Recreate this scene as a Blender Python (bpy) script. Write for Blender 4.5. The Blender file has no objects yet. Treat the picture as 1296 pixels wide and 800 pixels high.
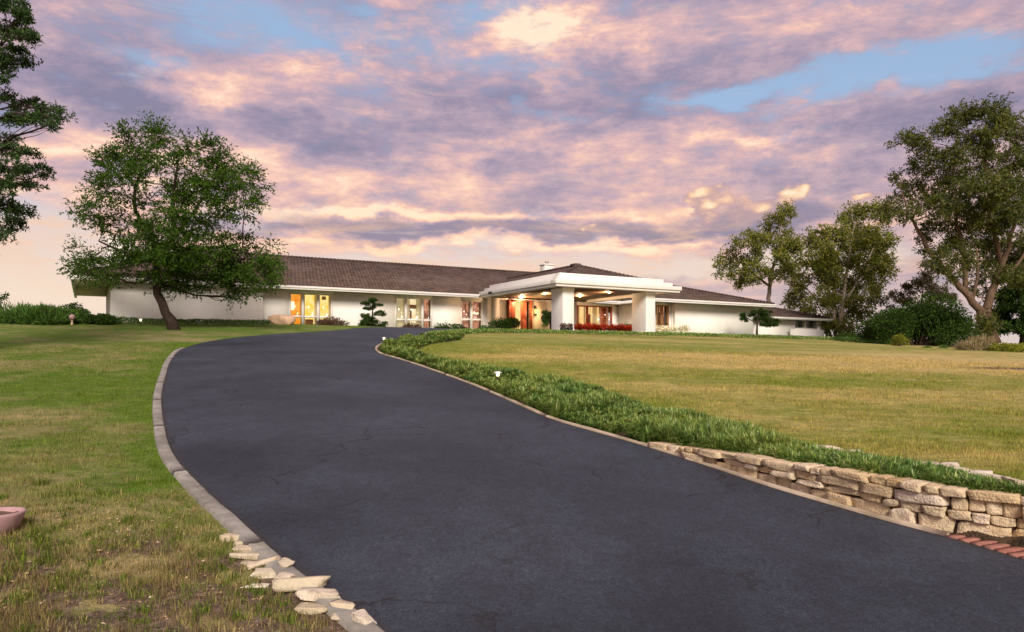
import bpy, math, random
import numpy as np
from mathutils import Vector
rng = np.random.default_rng(11)
random.seed(11)
R = math.radians
sc = bpy.context.scene
COL = sc.collection
F, CX, HZ = 950.0, 648.0, 455.0          # focal length / principal column / horizon row of the photograph

# ------------------------------------------------------------------ noise helpers
def _hash(ix, iy, s):
    h = (ix * 374761393 + iy * 668265263 + s * 974634777) & 0xffffffff
    h = ((h ^ (h >> 13)) * 1274126177) & 0xffffffff
    return ((h ^ (h >> 16)) & 0xffff) / 65535.0
def vnoise(x, y, s=0):
    x = np.asarray(x, float); y = np.asarray(y, float)
    ix = np.floor(x).astype(np.int64); iy = np.floor(y).astype(np.int64)
    fx = x - ix; fy = y - iy
    fx = fx * fx * (3 - 2 * fx); fy = fy * fy * (3 - 2 * fy)
    a = _hash(ix, iy, s); b = _hash(ix + 1, iy, s); c = _hash(ix, iy + 1, s); d = _hash(ix + 1, iy + 1, s)
    return (a * (1 - fx) + b * fx) * (1 - fy) + (c * (1 - fx) + d * fx) * fy
def fbm(x, y, s=0, o=4):
    t = 0; a = .5; n = 0
    for k in range(o):
        t = t + a * vnoise(x * 2 ** k + 7.3 * k, y * 2 ** k - 3.1 * k, s + k); n += a; a *= .5
    return t / n
def sstep(a, b, x):
    t = np.clip((np.asarray(x, float) - a) / (b - a), 0, 1)
    return t * t * (3 - 2 * t)

# ------------------------------------------------------------------ terrain
def z_base(X, Y):
    X = np.asarray(X, float); Y = np.asarray(Y, float)
    Xc = np.clip(X, -30, 40)
    s = .083 - .0007 * np.minimum(Xc, 0) - .0009 * np.maximum(Xc, 0)
    cap = 52 + .75 * np.clip(Xc, 0, 34)
    k = .35
    Ye = -np.log(np.exp(-k * (np.minimum(Y, 150) - cap)) + 1) / k + cap     # soft minimum of Y and cap
    Ye = np.maximum(Ye, -3) 
    z = -1.75 + s * (Ye - 5)
    r = np.hypot(X, Y - 40)
    fall = sstep(62, 260, r)
    z = z * (1 - fall) + (-7.0) * fall
    return z
def un(px, py, it=60):                     # point of the terrain seen at a place of the photograph
    a = (px - CX) / F; b = (HZ - py) / F
    lo, hi = 1.0, 90.0
    Ys = np.linspace(1.5, 90, 6000)
    d = z_base(a * Ys, Ys) - b * Ys
    i = np.argmax(d > 0) if (d > 0).any() else len(Ys) - 1
    Y = Ys[i]
    return np.array([a * Y, Y])
UD = np.array([.8707, .4919]); VD = np.array([-.4919, .8707]); P0 = np.array([-16.0, 51.0]); PAD = 2.25
def H(u, v): return P0 + u * UD + v * VD
def u_at(px, v):                            # place along the facade line at depth v that is seen at column px
    t = (px - CX) / F
    p = P0 + v * VD
    return (t * p[1] - p[0]) / (UD[0] - t * UD[1])

outer = [np.array(p) for p in [(13, -14), (7.5, -7.5), (4.2, -3), (1.6, .9)]]
outer += [un(*p) for p in [(477, 798), (436, 765), (384, 734), (352, 708), (326, 684), (290, 650), (277, 640), (250, 614), (225, 587), (213, 564), (208, 542),
                           (204, 509), (210, 475), (217, 456), (234, 441), (262, 433), (337, 424), (412, 419.5)]]
outer += [H(4.5, -6), H(8, -4), H(12, -3.2), H(19, -3.0), H(27, -5.5), H(32, -7.5), H(46, -9)]
inner = [np.array(p) for p in [(22, -9), (16, -4), (11, .7)]]
inner += [un(*p) for p in [(1296, 712), (1216, 686), (1143, 668), (1066, 645), (989, 623), (912, 597), (835, 572), (796, 560), (746, 546), (702, 533), (664, 517),
                           (610, 493), (563, 475), (508, 456), (479, 447), (475, 441), (484, 435), (504, 430), (530, 426), (570, 423), (640, 420.8)]]
inner += [H(15, -12.2), H(24, -12.4), H(31, -12.6), H(46, -13.4)]
def smooth_line(P, step=.25, sm=2):
    P = np.array(P)
    d = np.r_[0, np.cumsum(np.hypot(*np.diff(P, axis=0).T))]
    # Catmull-Rom with centripetal-like tangents
    m = np.gradient(P, d, axis=0)
    n = max(int(d[-1] / step), 8)
    t = np.linspace(0, d[-1], n)
    i = np.clip(np.searchsorted(d, t) - 1, 0, len(d) - 2)
    h = (d[i + 1] - d[i])[:, None]; s = ((t - d[i]) / (d[i + 1] - d[i]))[:, None]
    Q = (2 * s**3 - 3 * s**2 + 1) * P[i] + (s**3 - 2 * s**2 + s) * h * m[i] + (-2 * s**3 + 3 * s**2) * P[i + 1] + (s**3 - s**2) * h * m[i + 1]
    for _ in range(sm):
        Q[1:-1] = .25 * Q[:-2] + .5 * Q[1:-1] + .25 * Q[2:]
    return Q
OUT = smooth_line(outer); INN = smooth_line(inner)
def resample(P, n):
    d = np.r_[0, np.cumsum(np.hypot(*np.diff(P, axis=0).T))]
    t = np.linspace(0, d[-1], n)
    return np.c_[np.interp(t, d, P[:, 0]), np.interp(t, d, P[:, 1])]
POLY = np.vstack([resample(OUT, 260), resample(INN, 260)[::-1]])
def inside(X, Y, poly=POLY):
    X = np.asarray(X, float); Y = np.asarray(Y, float)
    c = np.zeros(X.shape, bool)
    x1, y1 = poly[-1]
    for x2, y2 in poly:
        cond = ((y2 > Y) != (y1 > Y))
        if abs(y1 - y2) > 1e-12:
            c ^= cond & (X < (x1 - x2) * (Y - y2) / (y1 - y2) + x2)
        x1, y1 = x2, y2
    return c
def dist_line(X, Y, L):
    X = np.asarray(X, float); Y = np.asarray(Y, float)
    best = np.full(X.shape, 1e9)
    for a, b in zip(L[:-1], L[1:]):
        ab = b - a; q = ab @ ab
        if q < 1e-12: continue
        t = np.clip(((X - a[0]) * ab[0] + (Y - a[1]) * ab[1]) / q, 0, 1)
        best = np.minimum(best, np.hypot(X - a[0] - t * ab[0], Y - a[1] - t * ab[1]))
    return best
INNC = resample(INN[(INN[:, 1] < 60)], 170); OUTC = resample(OUT, 190)
# side of the drive: +1 on the lawn island side
ISL = np.vstack([resample(INN, 200), [[200, 62], [200, -60], [40, -60]]])
def woff(Y): return .40 * sstep(7.0, 5.9, Y)
def wall_h(Y): return .36 * (1 - sstep(6.0, 11.8, Y))
def zt(X, Y, d=None, isl=None):
    X = np.asarray(X, float); Y = np.asarray(Y, float)
    z = z_base(X, Y)
    if isl is None: isl = inside(X, Y, ISL)
    if d is None: d = dist_line(X, Y, INNC)
    return z + np.where(isl, wall_h(Y) * sstep(.10, .26, d - woff(Y)) + .05 * sstep(.1, .5, d), 0)
def zt1(x, y): return float(zt(np.array([x]), np.array([y]))[0])
def un2(px, py):                           # the same on the full terrain, bed and lawn raised behind the wall
    a = (px - CX) / F; b = (HZ - py) / F
    Ys = np.r_[np.linspace(3, 14, 900), np.linspace(14.05, 70, 900)]
    d = zt(a * Ys, Ys) - b * Ys
    i = np.argmax(d > 0) if (d > 0).any() else len(Ys) - 1
    return np.array([a * Ys[i], Ys[i]])
def low_(p):
    return un2(p[0], p[1] + (.06 * F / un2(*p)[1] if p[0] <= 1050 else 0))
BEDLINE = smooth_line([low_(p) for p in [(1296, 626), (1210, 605), (1130, 588), (1050, 574), (980, 556), (900, 534), (860, 524), (821, 513), (760, 494), (702, 480), (637, 469), (569, 456), (545, 449), (532, 441), (548, 434), (580, 429.5)]])
BEDPOLY = np.vstack([resample(INN[(INN[:, 1] > 2) & (INN[:, 1] < 44)], 160), resample(BEDLINE, 120)[::-1]])

# lawn character: dry 0 (green) .. 1 (straw), soil 0..1
def blob(X, Y, px, py, rx, ry):            # soft patch on the ground, in metres
    c = un(px, py); return np.exp(-(((X - c[0]) / rx) ** 2 + ((Y - c[1]) / ry) ** 2))
def lawn_state(X, Y, isl):
    nl = fbm(X / 2.2, Y / 2.2, 5) ; n2 = fbm(X / .7, Y / .7, 9); n3 = fbm(X / 9, Y / 2.4, 21)
    left = .34 + 1.6 * (nl - .5) + .8 * (n2 - .5)
    left += .30 * sstep(11, 6.5, Y) - .6 * blob(X, Y, 110, 490, 4, 2.2) - .5 * blob(X, Y, 180, 470, 2, 3.5) - .25 * blob(X, Y, 60, 430, 9, 4)
    left += .35 * blob(X, Y, 150, 440, 5, 1.3) + .4 * blob(X, Y, 285, 432, 4, 1.6) + .35 * blob(X, Y, 60, 540, 3, 1.1) - .35 * np.exp(-(dist_line(X, Y, OUTC) / .5) ** 2) * sstep(6, 8, Y)
    left -= .4 * sstep(36, 44, Y)
    n4 = fbm(X / 26, Y / 3.2, 33)
    right = .54 + 1.3 * (n3 - .5) + .5 * (n2 - .5) + .75 * (n4 - .5)
    right += -.45 * blob(X, Y, 560, 445, 2.5, 3) - .4 * blob(X, Y, 700, 437, 9, 2.5) - .3 * blob(X, Y, 1000, 487, 7, 1.6) + .25 * blob(X, Y, 900, 450, 11, 3) + .22 * blob(X, Y, 1150, 462, 12, 2.5)
    right -= .35 * np.exp(-(dist_line(X, Y, BEDLINE) / .8) ** 2)
    right -= .3 * sstep(8.8, 7.6, Y)
    dry = np.where(isl, right, left)
    s = 1.08 * sstep(7.9, 5.2, Y) * sstep(-.3, -1.2, X) * (X < 2) + .4 * blob(X, Y, 60, 740, 1.4, .9)
    soil = np.where(isl, 0, s * sstep(.36, .66, fbm(X / .8, Y / .6, 40) + .8 * (fbm(X / .2, Y / .2, 44) - .5)))
    soil = soil + 1.1 * blob(X, Y, 1300, 469, 2.3, .55) * isl
    return np.clip(dry, 0, 1), np.clip(soil, 0, 1)

# ------------------------------------------------------------------ mesh helpers
def mesh_np(name, V, faces, mats, parent=None, smooth=False, attrs=None, mi=None):
    """faces: (M,k) int array, or a list of such arrays"""
    if not isinstance(faces, (list, tuple)): faces = [faces]
    faces = [np.asarray(f, np.int32) for f in faces if len(f)]
    me = bpy.data.meshes.new(name)
    V = np.asarray(V, np.float32)
    me.vertices.add(len(V)); me.vertices.foreach_set('co', V.ravel())
    nl = sum(f.size for f in faces); npoly = sum(len(f) for f in faces)
    me.loops.add(nl); me.polygons.add(npoly)
    me.loops.foreach_set('vertex_index', np.concatenate([f.ravel() for f in faces]))
    tot = np.concatenate([np.full(len(f), f.shape[1], np.int32) for f in faces])
    me.polygons.foreach_set('loop_start', np.r_[0, np.cumsum(tot)[:-1]].astype(np.int32))
    me.polygons.foreach_set('loop_total', tot)
    if smooth: me.polygons.foreach_set('use_smooth', np.ones(npoly, bool))
    if mi is not None: me.polygons.foreach_set('material_index', np.asarray(mi, np.int32))
    for m in (mats if isinstance(mats, (list, tuple)) else [mats]): me.materials.append(m)
    for k, a in (attrs or {}).items():
        at = me.attributes.new(k, 'FLOAT', 'POINT'); at.data.foreach_set('value', np.asarray(a, np.float32))
    me.update(calc_edges=True); me.validate()
    o = bpy.data.objects.new(name, me); COL.objects.link(o)
    if parent is not None: o.parent = parent
    return o
def tag(o, label=None, cat=None, group=None, kind=None):
    if label: o['label'] = label
    if cat: o['category'] = cat
    if group: o['group'] = group
    if kind: o['kind'] = kind
    return o
def empty(name, loc, label, cat, group=None, rz=0):
    o = bpy.data.objects.new(name, None); COL.objects.link(o)
    o.location = loc; o.rotation_euler = (0, 0, rz); o.empty_display_size = .3
    return tag(o, label, cat, group)
class MB:                                    # mesh collector for boxes, tubes, prisms
    def __init__(s): s.v = []; s.f = []; s.n = 0
    def add(s, V, Fs):
        V = np.asarray(V, float)
        for f in Fs: s.f.append(tuple(int(i) + s.n for i in f))
        s.v.append(V); s.n += len(V); return s
    def box(s, x0, x1, y0, y1, z0, z1, b=0.0):
        if b <= 0:
            V = [(x, y, z) for z in (z0, z1) for y in (y0, y1) for x in (x0, x1)]
            return s.add(V, [(0, 2, 3, 1), (4, 5, 7, 6), (0, 1, 5, 4), (2, 6, 7, 3), (0, 4, 6, 2), (1, 3, 7, 5)])
        import bmesh
        bm = bmesh.new(); bmesh.ops.create_cube(bm, size=1)
        for v in bm.verts: v.co = Vector(((x0 + x1) / 2 + v.co.x * (x1 - x0), (y0 + y1) / 2 + v.co.y * (y1 - y0), (z0 + z1) / 2 + v.co.z * (z1 - z0)))
        bmesh.ops.bevel(bm, geom=bm.edges[:], offset=b, segments=2, affect='EDGES', profile=.5)
        bm.verts.index_update()
        s.add([v.co[:] for v in bm.verts], [[v.index for v in f.verts] for f in bm.faces]); bm.free(); return s
    def tube(s, P, r, k=7, cap=True):
        P = np.asarray(P, float); n = len(P)
        r = np.broadcast_to(np.asarray(r, float), (n,)) if np.ndim(r) <= 1 and np.size(r) in (1, n) else np.linspace(r[0], r[1], n)
        T = np.gradient(P, axis=0); T /= np.linalg.norm(T, axis=1)[:, None] + 1e-9
        a = np.array([0, 0, 1.]) if abs(T[0][2]) < .9 else np.array([1., 0, 0])
        V = []
        for i in range(n):
            b1 = np.cross(T[i], a); b1 /= np.linalg.norm(b1) + 1e-9; b2 = np.cross(T[i], b1)
            a = np.cross(b1, T[i])
            for j in range(k):
                q = 2 * math.pi * j / k
                V.append(P[i] + r[i] * (math.cos(q) * b1 + math.sin(q) * b2))
        Fs = [(i * k + j, i * k + (j + 1) % k, (i + 1) * k + (j + 1) % k, (i + 1) * k + j) for i in range(n - 1) for j in range(k)]
        if cap: Fs += [tuple(range(k - 1, -1, -1)), tuple((n - 1) * k + j for j in range(k))]
        return s.add(V, Fs)
    def lathe(s, prof, c=(0, 0, 0), k=20):
        V = [(c[0] + r * math.cos(2 * math.pi * j / k), c[1] + r * math.sin(2 * math.pi * j / k), c[2] + z) for r, z in prof for j in range(k)]
        n = len(prof)
        Fs = [(i * k + j, i * k + (j + 1) % k, (i + 1) * k + (j + 1) % k, (i + 1) * k + j) for i in range(n - 1) for j in range(k)]
        Fs += [tuple(range(k - 1, -1, -1)), tuple((n - 1) * k + j for j in range(k))]
        return s.add(V, Fs)
    def build(s, name, mat, parent=None, smooth=False, offset=None):
        V = np.vstack(s.v)
        if offset is not None: V = V - np.asarray(offset)
        by = {}
        for f in s.f: by.setdefault(len(f), []).append(f)
        return mesh_np(name, V, [np.array(x) for x in by.values()], mat, parent, smooth)

# ------------------------------------------------------------------ shader helpers
class NT:
    def __init__(s, tree): s.t = tree; s.t.nodes.clear()
    def put(s, sock, val):
        if isinstance(val, bpy.types.NodeSocket): s.t.links.new(val, sock)
        elif val is not None:
            try: sock.default_value = val
            except Exception: sock.default_value = (*val, 1) if len(val) == 3 else val
    def n(s, typ, props=None, **ins):
        nd = s.t.nodes.new(typ)
        for k, v in (props or {}).items(): setattr(nd, k, v)
        for k, v in ins.items():
            key = int(k[1:]) if k[0] == 'i' and k[1:].isdigit() else k.replace('_', ' ')
            s.put(nd.inputs[key], v)
        return nd
    def m(s, op, a, b=None, c=None, clamp=False):
        nd = s.t.nodes.new('ShaderNodeMath'); nd.operation = op; nd.use_clamp = clamp
        for i, v in enumerate((a, b, c)):
            if v is not None: s.put(nd.inputs[i], v)
        return nd.outputs[0]
    def mix(s, f, a, b, mode='MIX'):
        nd = s.t.nodes.new('ShaderNodeMix'); nd.data_type = 'RGBA'; nd.blend_type = mode
        s.put(nd.inputs[0], f); s.put(nd.inputs[6], a); s.put(nd.inputs[7], b)
        return nd.outputs[2]
    def noise(s, vec, scale, detail=4, rough=.55, dist=0, col=False, lac=2.0):
        nd = s.n('ShaderNodeTexNoise', Vector=vec, Scale=scale, Detail=detail, Roughness=rough, Distortion=dist)
        return nd.outputs['Color' if col else 'Fac']
    def ramp(s, fac, stops):
        nd = s.t.nodes.new('ShaderNodeValToRGB'); s.put(nd.inputs[0], fac)
        e = nd.color_ramp.elements
        while len(e) < len(stops): e.new(.5)
        for k, (p, c) in enumerate(stops):
            e[k].position = p; e[k].color = (*c, 1) if len(c) == 3 else c
        return nd.outputs[0]
    def rng(s, v, a, b, c=0, d=1, smooth=True):
        nd = s.t.nodes.new('ShaderNodeMapRange'); nd.interpolation_type = 'SMOOTHSTEP' if smooth else 'LINEAR'
        for i, x in enumerate((v, a, b, c, d)): s.put(nd.inputs[i], x)
        return nd.outputs[0]
    def mapv(s, vec, scale=(1, 1, 1), loc=(0, 0, 0), rot=(0, 0, 0)):
        return s.n('ShaderNodeMapping', Vector=vec, Scale=scale, Location=loc, Rotation=rot).outputs[0]
    def bump(s, h, strength=.5, dist=.02):
        return s.n('ShaderNodeBump', Height=h, Strength=strength, Distance=dist).outputs[0]
def material(name, fn):
    m = bpy.data.materials.new(name); m.use_nodes = True
    t = NT(m.node_tree); out = t.t.nodes.new('ShaderNodeOutputMaterial')
    sh = fn(t); t.t.links.new(sh, out.inputs[0]); return m
def bsdf(t, col, rough=.7, normal=None, spec=.3, **kw):
    nd = t.n('ShaderNodeBsdfPrincipled', Roughness=rough)
    t.put(nd.inputs['Base Color'], (*col, 1) if isinstance(col, tuple) and len(col) == 3 else col)
    t.put(nd.inputs['Specular IOR Level'], spec)
    if normal is not None: t.put(nd.inputs['Normal'], normal)
    for k, v in kw.items(): t.put(nd.inputs[k.replace('_', ' ')], v)
    return nd.outputs[0]
def objc(t): return t.n('ShaderNodeTexCoord').outputs['Object']
def pos(t): return t.n('ShaderNodeNewGeometry').outputs['Position']
def island(t): return t.n('ShaderNodeNewGeometry').outputs['Random Per Island']
def attr(t, nme): return t.n('ShaderNodeAttribute', {'attribute_name': nme}).outputs['Fac']

GREEN_L, STRAW_L = (.115, .190, .024), (.345, .280, .150)
GREEN_R, STRAW_R = (.205, .245, .042), (.530, .410, .175)
def lawn_col(t):
    p = pos(t)
    fine = t.noise(t.mapv(p, (1, 1, 1)), 9, 5, .65); vf = t.noise(p, 45, 3, .6); midn = t.noise(t.mapv(p, (.7, 1.2, 1)), 2.2, 7, .72)
    dry = t.m('ADD', attr(t, 'dry'), t.m('ADD', t.m('MULTIPLY', t.m('SUBTRACT', fine, .5), 1.2), t.m('MULTIPLY', t.m('SUBTRACT', midn, .5), 1.5)), clamp=True)
    rt = attr(t, 'island')
    g = t.mix(rt, (*GREEN_L, 1), (*GREEN_R, 1)); s_ = t.mix(rt, (*STRAW_L, 1), (*STRAW_R, 1))
    c = t.mix(dry, g, s_)
    c = t.mix(1.0, c, t.ramp(t.noise(t.mapv(p, (.8, 1.3, 1), loc=(4, 2, 0)), 3.2, 6, .75), [(.3, (.68, .70, .66)), (.7, (1.3, 1.28, 1.25))]), 'MULTIPLY')
    return c, p, fine, vf
def m_ground(t):
    c, p, fine, vf = lawn_col(t)
    soilc = t.ramp(t.noise(p, 14, 6, .7), [(.3, (.065, .045, .034)), (.5, (.15, .105, .078)), (.7, (.31, .235, .17))])
    c = t.mix(t.rng(attr(t, 'soil'), .2, .7), c, soilc)
    bedc = t.ramp(t.noise(p, 10, 5), [(.35, (.035, .025, .015)), (.65, (.10, .065, .04))])
    c = t.mix(attr(t, 'bed'), c, bedc)
    c = t.mix(1.0, c, t.ramp(vf, [(.25, (.55, .55, .55)), (.7, (1.25, 1.25, 1.25))]), 'MULTIPLY')
    return bsdf(t, c, .95, t.bump(t.m('ADD', vf, fine), .8, .04), .1)
def m_grass(t):
    c, p, fine, vf = lawn_col(t)
    r = island(t)
    soil = t.rng(attr(t, 'soil'), .2, .8)
    c = t.mix(t.m('MULTIPLY', soil, .75), c, t.ramp(r, [(.0, (.16, .10, .06)), (.45, (.30, .22, .12)), (.7, (.12, .15, .03)), (1, (.22, .13, .08))]))
    c = t.mix(1.0, c, t.ramp(r, [(0, (.5, .52, .4)), (.5, (1.05, 1.05, .9)), (1, (1.75, 1.6, 1.4))]), 'MULTIPLY')
    d = t.n('ShaderNodeBsdfDiffuse', Color=c).outputs[0]
    tr = t.n('ShaderNodeBsdfTranslucent', Color=c).outputs[0]
    return t.n('ShaderNodeMixShader', i0=.3, i1=d, i2=tr).outputs[0]
def leafmat(name, cols, trans=.38, gloss=.10, rough=.5, gain=1.55):
    def fn(t):
        r = island(t); p = pos(t)
        c = t.ramp(r, [(i / (len(cols) - 1), tuple(k * gain for k in x)) for i, x in enumerate(cols)])
        c = t.mix(1.0, c, t.ramp(t.noise(p, .55, 3), [(.3, (.72, .74, .7)), (.7, (1.3, 1.28, 1.15))]), 'MULTIPLY')
        d = t.n('ShaderNodeBsdfDiffuse', Color=c).outputs[0]
        tr = t.n('ShaderNodeBsdfTranslucent', Color=t.mix(1.0, c, (1.25, 1.2, .7, 1), 'MULTIPLY')).outputs[0]
        s1 = t.n('ShaderNodeMixShader', i0=trans, i1=d, i2=tr).outputs[0]
        g = t.n('ShaderNodeBsdfGlossy', Roughness=rough, Color=(.6, .6, .6, 1)).outputs[0]
        fr = t.n('ShaderNodeFresnel', IOR=1.35).outputs[0]
        return t.n('ShaderNodeMixShader', i0=t.m('MULTIPLY', fr, gloss * 2.2), i1=s1, i2=g).outputs[0]
    return material(name, fn)
def m_asphalt(t):
    p = pos(t)
    big = t.noise(p, .30, 4, .55); mid = t.noise(t.mapv(p, (1, .5, 1), rot=(0, 0, .35)), 1.6, 5, .6); sp = t.noise(p, 130, 2, .6); sp2 = t.noise(p, 38, 3, .6)
    c = t.ramp(big, [(.3, (.0150, .0205, .032)), (.7, (.042, .052, .073))])
    c = t.mix(1.0, c, t.ramp(mid, [(.3, (.78, .78, .80)), (.7, (1.22, 1.2, 1.18))]), 'MULTIPLY')
    c = t.mix(1.0, c, t.ramp(sp, [(.30, (.45, .45, .47)), (.55, (1, 1, 1)), (.74, (1.9, 1.85, 1.8))]), 'MULTIPLY')
    c = t.mix(1.0, c, t.ramp(sp2, [(.3, (.75, .75, .75)), (.7, (1.25, 1.25, 1.25))]), 'MULTIPLY')
    for sc_, lo, hi in ((30, .66, 1.40), (12, .76, 1.26), (4, .88, 1.12)):
        c = t.mix(1.0, c, t.ramp(t.noise(t.mapv(p, (1.3, .8, 1), rot=(0, 0, .3)), sc_, 4, .75), [(.3, (lo,) * 3), (.7, (hi, hi, hi * .99))]), 'MULTIPLY')
    edge = attr(t, 'edge')
    c = t.mix(t.m('MULTIPLY', t.rng(t.m('ADD', edge, t.m('MULTIPLY', t.m('SUBTRACT', t.noise(p, 5, 5, .7), .5), .5)), .35, .95), .7), c, t.ramp(t.noise(p, 25, 4, .7), [(.35, (.012, .011, .010)), (.6, (.045, .035, .026)), (.75, (.12, .09, .06))]))
    # cracks
    w = t.n('ShaderNodeVectorMath', {'operation': 'ADD'}, i0=p, i1=t.n('ShaderNodeVectorMath', {'operation': 'SCALE'}, i0=t.noise(p, 1.6, 4, .6, col=True), Scale=.9).outputs[0]).outputs[0]
    vo = t.n('ShaderNodeTexVoronoi', {'feature': 'DISTANCE_TO_EDGE'}, Vector=w, Scale=.55).outputs['Distance']
    line = t.rng(vo, .005, .014, 1, 0)
    msk = t.rng(t.noise(p, .7, 3), .50, .60)
    cr = t.m('MULTIPLY', line, msk)
    c = t.mix(t.m('MULTIPLY', cr, .85), c, (.014, .014, .016, 1))
    h = t.m('SUBTRACT', t.m('ADD', t.m('MULTIPLY', sp, .6), sp2), t.m('MULTIPLY', cr, 2))
    return bsdf(t, c, t.rng(mid, .2, .8, .62, .85), t.bump(h, .6, .012), .38)
def stone_cols(t, p, cols, sc_=3):
    c = t.ramp(island(t), cols)
    n = t.noise(p, sc_ * 2.2, 6, .65)
    c = t.mix(1.0, c, t.ramp(n, [(.25, (.62, .57, .50)), (.5, (1, 1, 1)), (.75, (1.28, 1.26, 1.2))]), 'MULTIPLY')
    return t.mix(t.rng(t.noise(p, sc_ * 1.1, 3), .58, .72, 0, .55), c, (.38, .22, .08, 1)), n
def m_wallstone(t):
    p = objc(t)
    c, n = stone_cols(t, p, [(0, (.60, .44, .24)), (.2, (.74, .58, .38)), (.4, (.50, .36, .19)), (.55, (.80, .66, .47)), (.75, (.62, .49, .31)), (1, (.76, .63, .49))], 4)
    return bsdf(t, c, .9, t.bump(t.m('ADD', n, t.noise(p, 45, 4)), .8, .03), .2)
def m_palestone(t):
    p = pos(t)
    r = t.n('ShaderNodeObjectInfo').outputs['Random']
    c = t.ramp(r, [(0, (.55, .45, .32)), (.3, (.66, .58, .46)), (.6, (.50, .42, .28)), (.8, (.70, .62, .50)), (1, (.60, .50, .36))])
    n = t.noise(p, 9, 6, .65)
    c = t.mix(1.0, c, t.ramp(n, [(.25, (.6, .56, .5)), (.5, (1, 1, 1)), (.8, (1.2, 1.2, 1.15))]), 'MULTIPLY')
    return bsdf(t, c, .9, t.bump(t.m('ADD', n, t.noise(p, 60, 3)), .7, .02), .2)
def m_concrete(t, a=(.21, .20, .18), b=(.39, .37, .335)):
    p = pos(t); n = t.noise(p, 6, 6, .65)
    c = t.ramp(n, [(.3, a), (.7, b)])
    c = t.mix(1.0, c, t.ramp(t.noise(p, 1.1, 3), [(.3, (.62, .60, .55)), (.7, (1.15, 1.14, 1.12))]), 'MULTIPLY')
    return bsdf(t, c, .92, t.bump(t.m('ADD', n, t.noise(p, 80, 3)), .5, .01), .2)
def plain(name, col, rough=.6, var=.12, scale=3, spec=.3, bumpd=.0, **kw):
    def fn(t):
        p = objc(t); n = t.noise(p, scale, 5, .6)
        c = t.mix(1.0, (*col, 1), t.ramp(n, [(.3, (1 - var,) * 3), (.7, (1 + var,) * 3)]), 'MULTIPLY')
        return bsdf(t, c, rough, t.bump(t.noise(p, scale * 12, 3), .4, bumpd) if bumpd else None, spec, **kw)
    return material(name, fn)
def m_shake(t):
    p = objc(t)
    s = t.n('ShaderNodeSeparateXYZ', Vector=p)
    along = t.m('ADD', s.outputs[0], t.m('MULTIPLY', s.outputs[1], .0))
    v = t.n('ShaderNodeCombineXYZ', X=t.m('ADD', s.outputs[0], t.m('MULTIPLY', s.outputs[1], .35)), Y=t.m('MULTIPLY', s.outputs[2], 2.8), Z=0.0).outputs[0]
    br = t.n('ShaderNodeTexBrick', {'offset': .5}, Vector=v, Color1=(.150, .104, .082, 1), Color2=(.080, .057, .048, 1), Mortar=(.022, .014, .012, 1), Scale=1.0,
             Mortar_Size=.022, Mortar_Smooth=.4, Bias=-.1, Brick_Width=.26, Row_Height=.24)
    c = t.mix(1.0, br.outputs[0], t.ramp(t.noise(p, 2.2, 5, .65), [(.28, (.6, .6, .62)), (.72, (1.45, 1.38, 1.3))]), 'MULTIPLY')
    c = t.mix(t.rng(t.noise(p, .35, 3), .45, .75, 0, .45), c, (.17, .13, .115, 1))
    h = t.m('SUBTRACT', t.noise(p, 5, 3), t.m('MULTIPLY', br.outputs[1], 1.2))
    return bsdf(t, c, .9, t.bump(h, .8, .06), .15)
def m_stucco(t):
    p = objc(t)
    n = t.noise(p, .5, 4, .6); n2 = t.noise(p, 30, 3)
    s = t.n('ShaderNodeSeparateXYZ', Vector=p)
    c = t.ramp(n, [(.3, (.77, .735, .68)), (.7, (.85, .82, .765))])
    st = t.noise(t.mapv(p, (2.2, 2.2, .25)), 1.0, 4)
    c = t.mix(t.rng(st, .55, .8, 0, .25), c, (.60, .54, .47, 1))
    return bsdf(t, c, .88, None, .2)
def emis(name, col, st, col2=None, scale=2.0):
    def fn(t):
        c = (*col, 1)
        if col2:
            p = objc(t)
            c = t.mix(t.rng(t.noise(p, scale, 4, .6), .35, .65), (*col, 1), (*col2, 1))
        return t.n('ShaderNodeEmission', Color=c, Strength=st).outputs[0]
    return material(name, fn)
def m_glass(t):
    tr = t.n('ShaderNodeBsdfTransparent', Color=(.93, .94, .93, 1)).outputs[0]
    g = t.n('ShaderNodeBsdfGlossy', Roughness=.02, Color=(.9, .9, .9, 1)).outputs[0]
    fa = t.n('ShaderNodeLayerWeight', Blend=.5).outputs['Facing']
    return t.n('ShaderNodeMixShader', i0=t.m('MULTIPLY_ADD', t.m('POWER', fa, 4.0), .7, .05), i1=tr, i2=g).outputs[0]
def m_bark(a, b):
    def fn(t):
        p = objc(t); n = t.noise(t.mapv(p, (5, 5, 1.2)), 2.2, 6, .7)
        c = t.ramp(n, [(.3, a), (.7, b)])
        return bsdf(t, c, .95, t.bump(n, .9, .05), .1)
    return fn

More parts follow.
